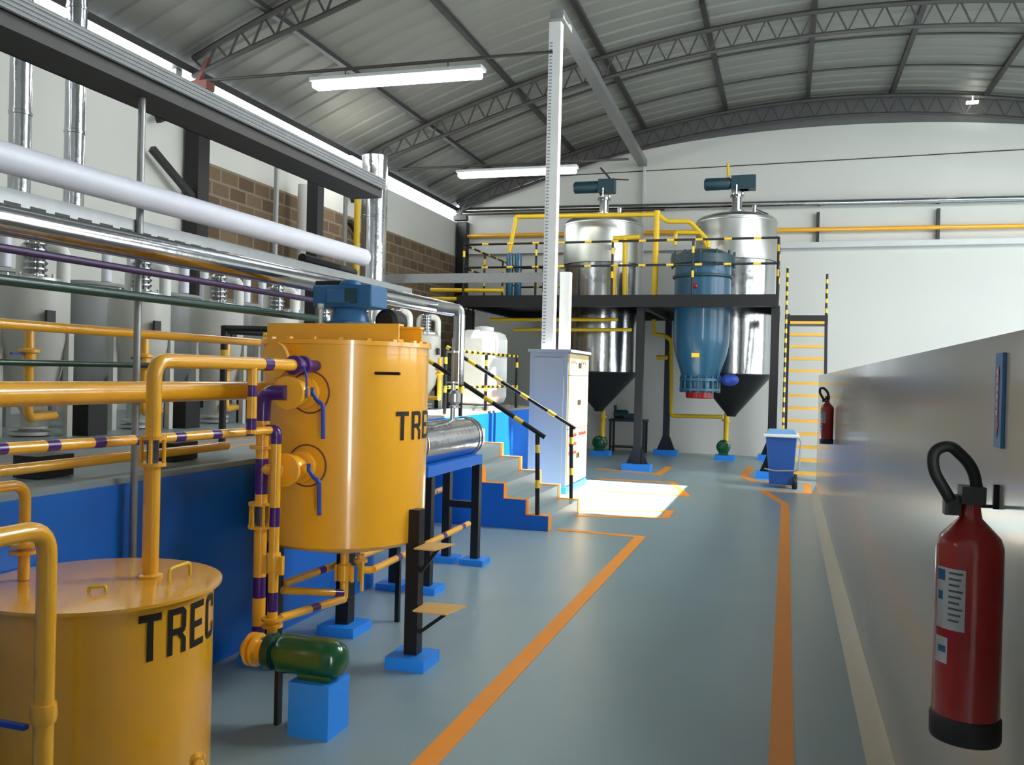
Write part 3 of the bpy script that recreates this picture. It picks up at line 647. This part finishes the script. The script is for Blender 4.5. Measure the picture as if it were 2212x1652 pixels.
# valves on the tank with their levers
def tvalve(py, deg):
    n_ = V((math.cos(math.radians(deg)), math.sin(math.radians(deg)), 0)); z = at(640, py, Y=4.1).z
    s0 = V((MT.x, MT.y, z))+n_*.75; ax = -n_; c_ = s0+ax*.14
    v = B().lathe([(.05,0),(.088,.004),(.088,.025),(.055,.03),(.066,.07),(.074,.1),(.066,.13),(.055,.17),(.088,.175),(.088,.195),(.06,.2),(.06,.3)], s0, ax, seg=20)
    v.lathe([(.022,0),(.022,.07),(.03,.075),(.03,.09)], c_-ax*.04, (ax.y,-ax.x,0), seg=12)
    v = v.out('ball_valve', YEL, mt)
    h = c_-ax*.04+V((ax.y,-ax.x,0))*.095
    d = V((ax.y,-ax.x,0))
    B().tube([h+V((0,0,.03)), h, h+d*.02+V((.015,0,-.045)), h+d*.035+V((.03,0,-.06)), h+d*.035+V((.035,0,-.24))], .012, .02, seg=8).out('lever', HBLU, v)
    r_ = B(); e_ = ax.cross(V((0,0,1))); r_.tube([c_+ax*.122+(e_*math.cos(k*PI/14)+V((0,0,1))*math.sin(k*PI/14))*.115 for k in range(29)], .005, seg=6); r_.out('weld_ring', RUST, v)
    return s0, ax
for py_, dg in ((778, -104),):
    z = at(605, py_, Y=4.1).z; n_ = V((math.cos(math.radians(dg)), math.sin(math.radians(dg)), 0))
    B().lathe([(.1,0),(.1,.02),(.06,.025),(.06,.12)], V((MT.x,MT.y,z))+n_*.59, -n_, seg=24).out('flange', YEL, mt)
s1, ax1 = tvalve(848, -86); s2, ax2 = tvalve(1012, -87)
# thick suction drop
dp = V((at(567,950,Y=4.0).x, 4.0, 0)); 
dt = thing('drop_pipe', (dp.x,dp.y,.3), 'thick yellow drop pipe with purple sections left of the mixing tank', 'pipe')
zs = lambda py: at(563,py,Y=dp.y).z
B().tube([s1, V((dp.x,dp.y,s1.z)), V((dp.x,dp.y,zs(908)))], .040, .09, seg=18).out('top_elbow', PUR, dt)
B().cyl((dp.x,dp.y,zs(905)),(dp.x,dp.y,zs(925)),.037).lathe([(.066,0),(.066,.014)],(dp.x,dp.y,zs(928))).lathe([(.066,0),(.066,.014)],(dp.x,dp.y,zs(968))).cyl((dp.x,dp.y,zs(990)),(dp.x,dp.y,zs(925)),.033).out('flange_pair', YEL, dt)
B().cyl((dp.x,dp.y,zs(1066)),(dp.x,dp.y,zs(990)),.034).out('purple_section', PUR, dt)
B().cyl((dp.x,dp.y,zs(1085)),(dp.x,dp.y,zs(1066)),.034).cyl((dp.x,dp.y,zs(1245)),(dp.x,dp.y,zs(1135)),.034).out('pipe_section', YEL, dt)
g = B().lathe([(.066,0),(.066,.014)],(dp.x,dp.y,zs(1140))).lathe([(.066,0),(.066,.014)],(dp.x,dp.y,zs(1090)))
for k in range(6): a = k*PI/3+.3; g.cyl((dp.x+.055*math.cos(a),dp.y+.055*math.sin(a),zs(1140)),(dp.x+.055*math.cos(a),dp.y+.055*math.sin(a),zs(1088)),.008,seg=8)
g = g.out('sight_glass_frame', YEL, dt); B().cyl((dp.x,dp.y,zs(1138)),(dp.x,dp.y,zs(1085)),.028).out('glass_tube', GLASS, g)
B().cyl((dp.x,dp.y,zs(1290)),(dp.x,dp.y,zs(1245)),.033).out('purple_section', PUR, dt)
B().cyl((dp.x,dp.y,zs(1400)),(dp.x,dp.y,zs(1350)),.033).out('purple_section', PUR, dt)
B().cyl((dp.x,dp.y,zs(1350)),(dp.x,dp.y,zs(1290)),.035).out('pipe_section', YEL, dt)
B().tube([s2, V((dp.x,dp.y,s2.z))], .03, seg=14).out('side_branch', YEL, dt)
# green pump on blue block
pb = thing('pump', (-2.1, 3.65, 0), 'green motor pump with yellow suction end on a bright blue block', 'pump')
B().box((-2.175,3.56,0),(-1.965,3.76,.252)).out('plinth', LBLU, pb)
mz = .345
B().lathe([(.06,0),(.088,.01),(.092,.03),(.092,.25),(.088,.29),(.07,.325),(.04,.34),(0,.345)], (-2.28,3.66,mz), (1,.02,0), seg=28).box((-2.15,3.6,.252),(-1.99,3.73,.28)).out('motor', PGRN, pb)
B().lathe([(.07,0),(.085,.01),(.085,.05),(.06,.06),(.055,.1)], (-2.36,3.66,mz), (1,.02,0), seg=24).out('pump_head', GRN, pb)
B().lathe([(.0,-.03),(.04,-.025),(.055,-.01),(.055,.01),(.08,.012),(.08,.028),(.06,.03),(.06,.04),(.08,.042),(.08,.058),(.05,.06),(.05,.09)], (-2.46,3.66,mz), (1,.02,0), seg=24).out('suction_end', YEL, pb)
B().box((-2.3,3.64,0),(-2.28,3.68,.29)).out('stand', BLK, pb)
B().cyl((-2.3,3.66,mz+.07),(e2.x+.02,3.72,zb-.0),.026).out('discharge_stub', PGRN, pb)
# low pipes under the tank
lw = thing('outlet_manifold', (MT.x,MT.y,.2), 'yellow outlet pipe with purple bands below the mixing tank cone', 'pipe')
o0 = V((MT.x+.0, MT.y, .60)); o0.x = at(745,1190,Y=4.7).x; o0.y = 4.7
B().tube([X(o0,0,0,.06), (o0.x,o0.y,at(738,1290,Y=4.7).z)], .026, seg=14).out('outlet_drop', YEL, lw)
B().lathe([(.03,0),(.042,.01),(.042,.1),(.03,.11)], (o0.x,o0.y,at(738,1255,Y=4.7).z), seg=14).box((o0.x-.06,o0.y-.01,at(738,1255,Y=4.7).z),(o0.x-.045,o0.y+.01,at(738,1220,Y=4.7).z)).box((o0.x+.045,o0.y-.01,at(738,1255,Y=4.7).z),(o0.x+.06,o0.y+.01,at(738,1220,Y=4.7).z)).out('valve', YEL, lw)
ze = at(738,1293,Y=4.7).z
B().tube([(o0.x,o0.y,ze), (e2.x+.02, e2.y+.02, zf+.01)], .024, seg=14, stripes=(.30,.09)).out('pump_feed', [YEL, PUR], lw)
B().tube([at(610,1275,Y=4.3), (o0.x,o0.y-.02,ze+.04)], .022, seg=14, stripes=(.36,.15)).out('cross_feed', [YEL, PUR], lw)
f1, f1b = at(806,1230,X=-2.5), at(1012,1131,X=-2.5)
ft = thing('floor_pipe', (f1.x,f1.y,0), 'long yellow pipe with purple bands running low to the stairs', 'pipe')
B().tube([f1, f1b], .024, seg=14, stripes=(.34,.07)).out('pipe_run', [YEL, PUR], ft)
for k in (.22,): q_ = f1.lerp(f1b, k); B().box((q_.x-.015,q_.y-.015,0),(q_.x+.015,q_.y+.015,q_.z-.02)).out('support', BLK, ft)
fv = V((f1.x-.06, f1.y-.06, 0))
v = B().tube([X(f1,-.005,-.02,0), (fv.x,fv.y,.44), (fv.x,fv.y,.54)], .024, .05, seg=12).lathe([(.045,0),(.045,.02)],(fv.x,fv.y,.49)).cyl((fv.x,fv.y,.37),(fv.x,fv.y,.44),.018).out('valve', YEL, ft)
B().box((fv.x+.03,fv.y-.06,.32),(fv.x+.045,fv.y-.04,.5)).out('lever', YEL, v)
f2 = at(610,1262,Y=4.5); f3 = at(835,1180,Y=5.9)
tag(B().tube([f2, f3], .026, seg=14, stripes=(.4,.08)).out('slanted_pipe', [YEL, PUR]), 'banded yellow pipe running back under the tank along the blue wall', 'pipe')
# ------------------------------------------------------------------ horizontal stainless vessel and its stand
VX = -2.78; vy0, vy1 = 5.7, 7.5; vz = 1.14
hv = thing('horizontal_vessel', (VX,6.5,0), 'polished horizontal steel vessel on a black and blue stand behind the mixing tank', 'vessel')
B().lathe([(.0,-.03),(.1,-.02),(.17,0),(.17,vy1-vy0),(.1,vy1-vy0+.02),(0,vy1-vy0+.03)], (VX,vy0,vz), (0,1,0), seg=40).out('shell', FOIL, hv)
for y in (vy1-.04, vy1-.12, vy0+.5): B().lathe([(.17,0),(.178,.004),(.178,.02),(.17,.024)], (VX,y,vz), (0,1,0), seg=40).out('band', STEEL, hv)
B().box((VX-.17,6.2,.9),(VX+.17,7.45,.985)).out('saddle', BLU, hv)
for y in (6.3, 7.4):
    for x in (VX-.14, VX+.14):
        l = B().box((x-.035,y-.035,.05),(x+.035,y+.035,.9)).out('leg', BLK, hv)
        B().box((x-.11,y-.11,0),(x+.11,y+.11,.05)).out('foot_pad', LBLU, l)
B().box((VX-.14,7.37,.5),(VX+.14,7.41,.56)).out('cross_bar', BLK, hv)
dx, dy = at(990,800,Y=7.15).x, 7.15
sd = thing('drop_column', (dx,dy,vz+.17), 'shiny stainless vertical pipe standing on the horizontal vessel', 'pipe')
zz = lambda py: at(990,py,Y=dy).z
B().cyl((dx,dy,zz(830)),(dx,dy,zz(680)),.05,seg=20).out('pipe_run', STEEL, sd)
B().cyl((dx-.035,dy-.02,zz(905)),(dx-.035,dy-.02,zz(730)),.022).lathe([(.06,0),(.06,.015)],(dx-.035,dy-.02,zz(828))).lathe([(.06,0),(.06,.015)],(dx-.035,dy-.02,zz(762))).lathe([(.03,0),(.055,.03),(.055,.1),(.03,.13)],(dx-.02,dy-.02,zz(875))).lathe([(.05,0),(.05,.012)],(dx-.02,dy-.02,zz(880))).out('valve_train', SATIN, sd)
B().tube([(dx,dy,zz(683)),(dx,dy,zz(668)),(PX, 7.0, zz(668)+.02)], .045, .06, seg=16).out('top_elbow', GALV, sd)
# steps pipes near the stand
q0 = at(905,1078,Y=7.0); tag(B().tube([q0, at(965,1052,Y=8.3), X(at(965,1052,Y=8.3),0,0,.08)], .028, .03, seg=12, stripes=(.3,.06)).out('stub_pipe', [YEL, PUR]), 'short banded yellow pipe under the horizontal vessel', 'pipe')
# ------------------------------------------------------------------ mezzanine
MX0, MX1, MY0, MY1, MZt = -6.2, -.18, 16.0, 20.5, 3.24
mz_ = thing('mezzanine', (-3, 18, 0), 'black steel mezzanine deck on columns carrying the tall tanks', 'platform')
tanks = ((-3.74, 18.0, .86), (-1.06, 18.3, .82), (-1.56, 16.75, .60))
dk = bmesh.new(); st_ = .12; nx = int((MX1-MX0)/st_); ny = int((MY1-MY0)/st_); vv = {}
for i in range(nx+1):
    for j in range(ny+1): vv[i, j] = dk.verts.new((MX0+(MX1-MX0)*i/nx, MY0+(MY1-MY0)*j/ny, MZt-.02))
for i in range(nx):
    for j in range(ny):
        cx_, cy_ = MX0+(MX1-MX0)*(i+.5)/nx, MY0+(MY1-MY0)*(j+.5)/ny
        if any((cx_-a)**2+(cy_-b_)**2 < (r+.06)**2 for a, b_, r in tanks): continue
        dk.faces.new([vv[i,j],vv[i+1,j],vv[i+1,j+1],vv[i,j+1]])
bmesh.ops.delete(dk, geom=[v for v in dk.verts if not v.link_faces], context='VERTS')
bmesh.ops.solidify(dk, geom=dk.faces[:], thickness=.02)
b = B(); b.bm.free(); b.bm = dk; b.out('deck_plate', BLK, mz_)
for y in (MY0, 19.75): B().box((MX0,y-.05,MZt-.22),(MX1,y+.05,MZt+.0)).out('edge_beam', BLK, mz_)
for x in (MX0+.05, -2.62, MX1-.05): B().box((x-.05,MY0+.05,MZt-.2),(x+.05,19.7,MZt-.03)).out('cross_beam', BLK, mz_)
def mcol(x, y):
    l = B().box((x-.07,y-.07,.12),(x+.07,y+.07,MZt-.2)).prism([(x-.2,y-.012,.12),(x+.2,y-.012,.12),(x+.07,y-.012,.45),(x-.07,y-.012,.45)],(0,.024,0)).out('column', BLK, mz_)
    B().box((x-.26,y-.17,0),(x+.26 if x < -1 else x+.14,y+.17,.12)).out('foot_pad', LBLU, l)
mcol(-2.62, 16.2); mcol(-2.56, 19.78); mcol(-.22, 16.08); mcol(-.3, 19.78); mcol(-6.0, 16.2)
def rail(name_, a, b_, n, zs_=(.55, 1.0)):
    a, b_ = V(a), V(b_)
    for z in zs_: B().tube([X(a,0,0,z), X(b_,0,0,z)], .022, seg=8, stripes=(.38,.13)).out('rail', [BLK, YSAFE], mr)
    for k in range(n+1): p = a.lerp(b_, k/n); B().tube([p, X(p,0,0,1.0)], .022, seg=8, stripes=(.32,.12)).out('rail_post', [BLK, YSAFE], mr)
mr = thing('mezzanine_railing', (-3, MY0+.05, MZt), 'thin black railing with yellow marks around the mezzanine edge', 'railing')
rail('front', (MX0+.1, MY0+.03, MZt), (MX1-.02, MY0+.03, MZt), 4); rail('right', (MX1-.02, MY0+.03, MZt), (MX1-.02, 17.3, MZt), 1)
rail('back', (MX0+.1, 19.7, MZt), (-4.9, 19.7, MZt), 2); rail('left', (MX0+.1, MY0+.05, MZt), (MX0+.1, 19.7, MZt), 3)
def bigtank(c, r, zb_, zc_, zs0, zs1, zt_, label, top):
    x, y = c; t = thing('mixing_vessel', (x, y, zb_), label, 'tank', 'tall stainless vessels in the mezzanine')
    B().lathe([(r,0),(r,zs0-zc_)], (x,y,zc_), seg=56).out('mirror_shell', STEEL, t)
    B().lathe([(r+.02,0),(r+.02,zs1-zs0),(r+.01,zs1-zs0+.05),(r*.93,zs1-zs0+(zt_-zs1)*.45),(r*.6,zs1-zs0+(zt_-zs1)*.8),(r*.22,zs1-zs0+(zt_-zs1)),(0,zs1-zs0+(zt_-zs1))], (x,y,zs0), seg=56).out('satin_top', SATIN, t)
    for z in (zs0, zs1-.02): B().lathe([(r+.02,0),(r+.028,.006),(r+.028,.03),(r+.02,.036)], (x,y,z), seg=56).out('weld_band', SATIN, t)
    B().lathe([(.09,0),(.11,.05),(r,zc_-zb_-.02),(r,zc_-zb_)], (x,y,zb_), seg=48).out('cone', BLK, t)
    B().lathe([(.16,0),(.16,.04),(.1,.05),(.1,.3),(.14,.31),(.14,.36)], (x,y,zt_), seg=20).out('neck', STEEL, t)
    f = B()
    for k in range(3): a = k*2.1+.4; f.cyl((x+.11*math.cos(a),y+.11*math.sin(a),zt_+.3),(x+.11*math.cos(a),y+.11*math.sin(a),zt_+.55),.025,seg=8)
    f.out('drive_post', STEEL, t)
    m_ = B().box((x-.12,y-.12,zt_+.46),(x+.22,y+.12,zt_+.74)).lathe([(.09,0),(.125,.03),(.125,.5),(.08,.56)],(x-.66,y,zt_+.6),(1,0,0),seg=18).out('drive_motor', TEAL, t)
    if top == 'rods': B().cyl((x+.12,y,zt_+.75),(x-.1,y,zt_+1.0),.02,seg=8).cyl((x+.15,y,zt_+.75),(x+.5,y,zt_+.72),.014,seg=8).out('rod', DARK, m_)
    else: B().box((x+.05,y-.13,zt_+.46),(x+.36,y+.13,zt_+.74)).out('gear_case', TEAL, m_); B().cyl((x-.18,y,zt_+.7),(x-.2,y,zt_+1.02),.03,seg=8).out('breather', YPIPE, m_)
    g = B().cyl((x+.35,y-.1,zt_-.08),(x+.35,y-.1,zt_+.12),.05).cyl((x+.35,y-.1,zt_+.04),(x+.62,y-.2,zt_-.1),.03).out('nozzle', STEEL, t)
bigtank((-3.74,18.0), .80, 1.0, 1.83, 4.03, 4.86, 5.1, 'left stainless vessel with dark cone and motor, behind the cable post', 'rods')
bigtank((-1.06,18.3), .78, .98, 1.85, 4.1, 4.9, 5.12, 'right stainless vessel with dark cone behind the blue filter', 'case')
# blue pressure filter
fx, fy = -1.56, 16.75
t = thing('filter_vessel', (fx,fy,1.4), 'blue pressure filter vessel with bolted lid hanging through the mezzanine', 'vessel')
B().lathe([(.32,1.70),(.34,1.74),(.40,1.95),(.47,2.15),(.51,2.35),(.52,2.5),(.52,4.0)], (fx,fy,0), seg=44).out('shell', FBLU, t)
B().lathe([(.60,0),(.60,.16),(.5,.2),(.35,.27),(.12,.3),(0,.3)], (fx,fy,3.86), seg=44).lathe([(.54,0),(.56,.02),(.56,.05),(.54,.06)],(fx,fy,3.6),seg=44).out('lid', TEAL, t)
b = B()
for k in range(12): a = k*PI/6; b.cyl((fx+.57*math.cos(a),fy+.57*math.sin(a),3.8),(fx+.57*math.cos(a),fy+.57*math.sin(a),4.1),.022,seg=8)
b.out('lid_bolts', TEAL, t)
B().lathe([(.38,0),(.38,.05),(.32,.06),(.32,.18),(.38,.19),(.38,.24)], (fx,fy,1.5), seg=32).out('bottom_flange', FBLU, t)
b = B()
for k in range(16): a = k*PI/8; b.cyl((fx+.355*math.cos(a),fy+.355*math.sin(a),1.47),(fx+.355*math.cos(a),fy+.355*math.sin(a),1.79),.022,seg=8)
b.out('flange_bolts', FBLU, t)
part_label(B().lathe([(.24,0),(.26,.02),(.26,.13),(.2,.14)], (fx,fy,1.36), seg=28).out('bottom_cap', RED, t), 'red bottom cap')
part_label(B().box((fx-.12,fy-.50,2.12),(fx+.02,fy-.44,2.2)).out('plate', YSAFE, t), 'yellow plate')
part_label(B().ball((fx-.08,fy-.53,3.42),.045).out('gauge', RED, t), 'red gauge')
part_label(B().ball((fx+.55,fy-.05,1.72),.12,(1.35,1,.95)).cyl((fx+.3,fy,1.72),(fx+.5,fy,1.72),.05).out('actuator', HBLU, t), 'blue actuator')
# yellow gas pipes on the mezzanine
gp = thing('gas_pipework', (-4,17,MZt), 'yellow pipework spanning above the mezzanine tanks', 'pipe')
Yg = 16.9; A_ = lambda x, y, Y_=Yg: at(x, y, Y=Y_)
B().tube([A_(1100,545),A_(1114,478),A_(1114,468),A_(1420,463)], .045, .08, seg=10).out('pipe_run', YPIPE, gp)
pz = A_(1420,455); B().tube([pz, (pz.x-.02,Yg,MZt)], .06, seg=10).out('pipe_run', YPIPE, gp)
B().tube([A_(1422,463),A_(1440,478),A_(1490,478),A_(1530,520),A_(1530,535)], .045, .06, seg=10).out('pipe_run', YPIPE, gp)
B().tube([A_(1458,530),A_(1460,502),A_(1515,503),A_(1528,535)], .04, .06, seg=10).out('pipe_run', YPIPE, gp)
B().tube([A_(1350,645),A_(1350,512)], .05, seg=10).tube([A_(1325,515),A_(1382,512)], .05, seg=10).out('gate', YPIPE, gp)
B().tube([A_(1325,645),A_(1327,570)], .045, seg=10).out('gate', YPIPE, gp)
g2 = thing('yellow_handrail', (-5.6, 16.3, 3.2), 'pair of yellow horizontal pipes left of the cable post', 'pipe')
for py in (626, 645): B().tube([at(930,py,Y=16.3), at(1088,py+2,Y=16.3)], .04, seg=10).out('pipe_run', YPIPE, g2)
g3 = thing('gas_pipe', (-3.5, 16.6, 2.8), 'pair of yellow pipes under the mezzanine deck', 'pipe')
for x, y, x2 in ((1060,690,1335), (1110,712,1365)): B().tube([at(x,y,Y=16.7), at(x2,y,Y=16.7)], .035, seg=10).out('pipe_run', YPIPE, g3)
g4 = thing('gas_drop_pipe', (-2.2, 17.5, 1), 'yellow drop pipe left of the blue filter running to the pump', 'pipe')
G_ = lambda x, y: at(x, y, Y=19.0)
B().tube([G_(1412,690),G_(1412,722),G_(1436,724),G_(1450,735),G_(1450,898),G_(1562,900)], .045, .08, seg=10).out('pipe_run', YPIPE, g4)
B().tube([G_(1418,772),G_(1442,772)], .05, seg=10).out('valve', YPIPE, g4)
def spump(px, py, label):
    c_ = at(px, py, Z=0); x, y = c_.x, c_.y-.1
    t = thing('small_pump', (x,y,0), label, 'pump', 'small green pumps under the mezzanine')
    B().box((x-.22,y-.15,0),(x+.2,y+.2,.1)).out('pad', LBLU, t)
    B().lathe([(.1,0),(.15,.03),(.15,.3),(.08,.36)], (x-.04,y-.1,.28), (0,1,0), seg=20).box((x-.14,y-.08,.1),(x+.06,y+.15,.16)).out('motor', PGRN, t)
    B().tube([(x,y+.1,.25),(x,y+.1,1.0)], .055, seg=10).lathe([(.09,0),(.09,.04)],(x,y+.1,.82)).out('riser', YPIPE, t)
    return t
spump(1567, 992, 'small green pump with yellow riser below the right vessel')
spump(1300, 982, 'small green pump with yellow riser behind the cabinet')
# workbench with engine
c_ = at(1362, 975, Z=0); x, y = c_.x, 19.9
t = thing('workbench', (x,y,0), 'dark steel bench behind the front column carrying a green engine', 'table')
for i in (-1,1):
    for j in (-1,1): B().box((x+i*.38-.025,y+j*.2-.025,0),(x+i*.38+.025,y+j*.2+.025,.72)).out('leg', DARK, t)
B().box((x-.42,y-.25,.72),(x+.42,y+.25,.77)).out('top', DARK, t)
B().box((x-.36,y-.2,.12),(x+.36,y+.2,.15)).out('shelf', DARK, t)
t = thing('engine', (x,y,.77), 'green engine block lying on the dark steel bench', 'machine')
B().lathe([(.06,0),(.1,.02),(.1,.3),(.07,.34)], (x-.35,y,.88),(1,0,0),seg=16).box((x-.1,y-.1,.77),(x+.3,y+.12,.9)).out('block', TEAL, t)
B().cyl((x-.3,y,.97),(x-.32,y,1.08),.04).out('port', TEAL, t); B().cyl((x+.2,y,.9),(x+.2,y,1.0),.05).out('port', TEAL, t)
# twin blue heat exchangers
for px, nm in ((1102,'left one of the pair'), (1120,'right one of the pair')):
    a = at(px, 548, Y=16.6); t = thing('blue_cartridge', (a.x,16.6,MZt), 'slim blue filter cartridge on the mezzanine, '+nm, 'filter', 'blue cartridges on the mezzanine')
    B().lathe([(.05,0),(.07,.03),(.07,.84),(.05,.9)], (a.x,16.6,MZt), seg=16).out('housing', FBLU, t)
    B().lathe([(.078,0),(.078,.05)], (a.x,16.6,MZt+.55), seg=16).out('clamp', TEAL, t)
# ------------------------------------------------------------------ ship ladder, bin
ld = thing('ship_ladder', (.33,16.4,0), 'black ship ladder with yellow treads up to the mezzanine', 'ladder')
lx0, lx1 = .0, .66; ly0, ly1 = 15.95, 17.1
for x in (lx0, lx1): B().bar((x,ly0,0),(x,ly1,2.95),.05,.14,up=(0,-1,0)).out('stringer', BLK, ld)
for k in range(13):
    f = (k+.6)/13.2; y = ly0+(ly1-ly0)*f; z = 2.95*f
    B().box((lx0+.03,y-.1,z-.03),(lx1-.03,y+.1,z+.02)).out('tread', YTREAD, ld)
B().box((lx0-.05,ly1-.1,2.78),(lx1+.03,ly1+.5,2.95)).out('landing', BLK, ld)
for x, s_ in ((lx0-.04,0), (lx1,1)):
    B().tube([(x,ly0,.9),(x,ly1,3.85)], .022, seg=8, stripes=(.1,.09)).out('hand_rail', [BLK, YSAFE], ld) if not s_ else B().tube([(x,ly1,2.9),(x,ly1,3.72)], .022, seg=8, stripes=(.1,.08)).out('hand_rail', [BLK, YSAFE], ld)
    B().tube([(x,ly0,0),(x,ly0,.95)], .022, seg=8, stripes=(.1,.09)).out('hand_rail_post', [BLK, YSAFE], ld)
bn = thing('wheelie_bin', (.0,14.75,0), 'blue wheeled waste bin with pale lid beside the ladder', 'bin')
bx, by = -.06, 14.85
b = B(); lo_ = [(bx-.17,by-.2,.06),(bx+.19,by-.2,.06),(bx+.19,by+.2,.06),(bx-.17,by+.2,.06)]; hi_ = [(bx-.24,by-.26,.84),(bx+.24,by-.26,.84),(bx+.24,by+.26,.84),(bx-.24,by+.26,.84)]
vs = [b.bm.verts.new(p) for p in lo_+hi_]
for q in ((3,2,1,0),(4,5,6,7),(0,1,5,4),(1,2,6,5),(2,3,7,6),(3,0,4,7)): b._f([vs[i] for i in q])
b.out('body', BINB, bn, bevel=.015)
part_label(B().box((bx-.27,by-.29,.82),(bx+.27,by+.28,.87)).out('rim', PAPER, bn, bevel=.01), 'pale rim of a bin liner')
B().prism([(bx-.24,by-.26,.87),(bx+.24,by-.26,.87),(bx+.2,by-.26,.93),(bx-.2,by-.26,.93)],(0,.52,0)).out('lid', BINL, bn)
B().lathe([(.04,-.02),(.09,-.02),(.1,0),(.1,.04),(.09,.06),(.04,.06)], (bx+.2,by-.2,.10), (1,0,0), seg=20).out('wheel', RUB, bn)
B().lathe([(.04,-.02),(.09,-.02),(.1,0),(.1,.04),(.09,.06),(.04,.06)], (bx+.2,by+.2,.10), (1,0,0), seg=20).out('wheel', RUB, bn)
part_label(B().tube([(bx+.24,by-.24,.84),(bx+.3,by-.24,.78),(bx+.27,by-.24,.3),(bx-.1,by-.27,.28),(bx-.25,by-.27,.31)], .014, .05, seg=8).out('foot_bracket', GALV, bn), 'grey wire bracket')
# ------------------------------------------------------------------ back wall services
yb = YB-.12
def bw(px0, px1, r, m_, name, label):
    p, q = at(*px0, Y=yb), at(*px1, Y=yb); z = (p.z+q.z)/2
    tag(B().tube([p, (XR-.1, yb, q.z)], r, seg=12).out(name, m_), label, 'pipe')
bw((985,455), (2212,437), .075, STEEL, 'steel_pipe', 'shiny steel pipe along the back wall, highest of three')
bw((985,510), (2212,492), .05, YEL, 'orange_pipe', 'orange yellow pipe along the back wall below the steel pipe')
zbm = at(2212,520,Y=yb).z; tag(B().box((XL+.35,yb-.05,zbm-.06),(XR-.05,YB-.01,zbm+.06)).out('wall_beam', LGRY), 'pale ledge beam along the back wall below the orange pipe', 'beam')
zsp = at(2212,437,Y=yb).z
for px, nm in ((1768,'above the ladder'), (2028,'above the partition')):
    a = at(px, 450, Y=yb); tag(B().box((a.x-.03,yb-.02,zbm+.06),(a.x+.03,YB,zsp-.07)).out('pipe_bracket', DARK), 'dark pipe bracket on the back wall '+nm, 'bracket', 'back wall pipe brackets')
a = at(1430,342,Y=YB-.03); zz_ = a.z
tag(B().cyl((XL+1.5, YB-.012, at(1640,337,Y=YB).z-.25),(XR-.2, YB-.012, at(2212,318,Y=YB).z), .011, seg=6).out('wall_cable', DARK), 'thin dark cable stretched along the upper back wall', 'cable')
# ------------------------------------------------------------------ extinguishers and sign
def extinguisher(x, y, z, h, r, label, big):
    t = thing('fire_extinguisher', (x,y,z), label, 'fire extinguisher', 'red fire extinguishers')
    B().lathe([(r*.9,.03),(r,.04),(r,h-r*.75),(r*.9,h-r*.45),(r*.6,h-r*.12),(r*.34,h+.01),(r*.28,h+.035),(r*.28,h+.05)], (x,y,z), seg=40).out('cylinder', RED, t)
    B().lathe([(r*1.03,0),(r*1.06,.006),(r*1.06,.045),(r*1.0,.05)], (x,y,z), seg=40).out('base_ring', RUB, t)
    B().box((x-.022,y-.03,z+h+.04),(x+.022,y+.02,z+h+.075)).box((x-.05,y-.016,z+h+.015),(x-.02,y+.016,z+h+.055)).out('valve_head', DARK, t)
    hp = [(x+.01,y-.01,z+h+.06),(x+.0,y-.01,z+h+.115),(x-.045,y-.02,z+h+.158),(x-.075,y-.02,z+h+.145),(x-.075,y-.02,z+h+.105),(x-.04,y-.02,z+h+.045)]
    if big: B().tube(hp, .0115, .03, seg=12).out('hose', RUB, t)
    else: B().tube(hp, .012, .03, seg=8).out('hose', RUB, t)
    def lab(a0, a1, z0, z1, m_, name, par, off=.0012):
        b = B(); n = 10
        pts = [(x+(r+off)*math.cos(a0+(a1-a0)*i/n), y+(r+off)*math.sin(a0+(a1-a0)*i/n)) for i in range(n+1)]
        for p, q in zip(pts, pts[1:]): b.prism([(p[0],p[1],z0),(q[0],q[1],z0),(q[0],q[1],z1),(p[0],p[1],z1)], (.0,.0,.0001))
        return b.out(name, m_, par)
    L = lab(3.45, 4.45, z+h*.52, z+h*.80, PAPER, 'label', t)
    lab(3.5, 3.82, z+h*.74, z+h*.79, SIGNB, 'blue_mark', L, .0018); lab(3.55, 3.75, z+h*.65, z+h*.69, SIGNB, 'blue_mark', L, .0018)
    for k in range(9): lab(3.95, 4.38-.05*(k % 3), z+h*(.775-.027*k), z+h*(.785-.027*k), INK, 'print_line', L, .0018)
    L = lab(3.45, 3.95, z+h*.36, z+h*.48, PAPER, 'label', t); lab(3.6, 3.9, z+h*.41, z+h*.44, SIGNB, 'blue_mark', L, .0018)
    return t
extinguisher(.362, 1.965, .99, .435, .0625, 'red fire extinguisher with black hose hung on the partition, close up', True)
pq = at(2152,1080,X=.455)
t = thing('wall_hook', (.46,pq.y,1.4), 'black hook bracket on the partition holding the near extinguisher', 'hook')
B().box((.448,pq.y-.006,pq.z-.02),(.46,pq.y+.006,pq.z+.035)).out('plate', BLK, t)
B().tube([(.45,pq.y,pq.z-.015),(.40,pq.y-.03,pq.z-.012)], .004, seg=8).out('arm', BLK, t)
extinguisher(.39, 9.2, 1.1, .40, .062, 'red fire extinguisher far down the partition, before the ladder', False)
s0, s1_ = at(2163,762,X=.455), at(2155,966,X=.455); hw = .034
sg = thing('arrow_sign', (.455,(s0.y+s1_.y)/2,s1_.z), 'narrow blue sign with red downward arrow on the partition', 'sign')
ys_ = (s0.y+s1_.y)/2
B().box((.452,ys_-hw,s1_.z),(.459,ys_+hw,s0.z)).out('board', SIGNB, sg)
B().box((.4505,ys_-.009,s1_.z+.055),(.452,ys_+.009,s0.z-.03)).prism([(.4505,ys_-.016,s1_.z+.055),(.4505,ys_+.016,s1_.z+.055),(.4505,ys_,s1_.z+.022)],(.0015,0,0)).out('arrow', RED, sg)
b = B()
for k in range(6): b.box((.4495,ys_-.007,s0.z-.05-k*.018),(.4505,ys_+.007,s0.z-.038-k*.018))
b.out('letter_marks', PINK, sg)
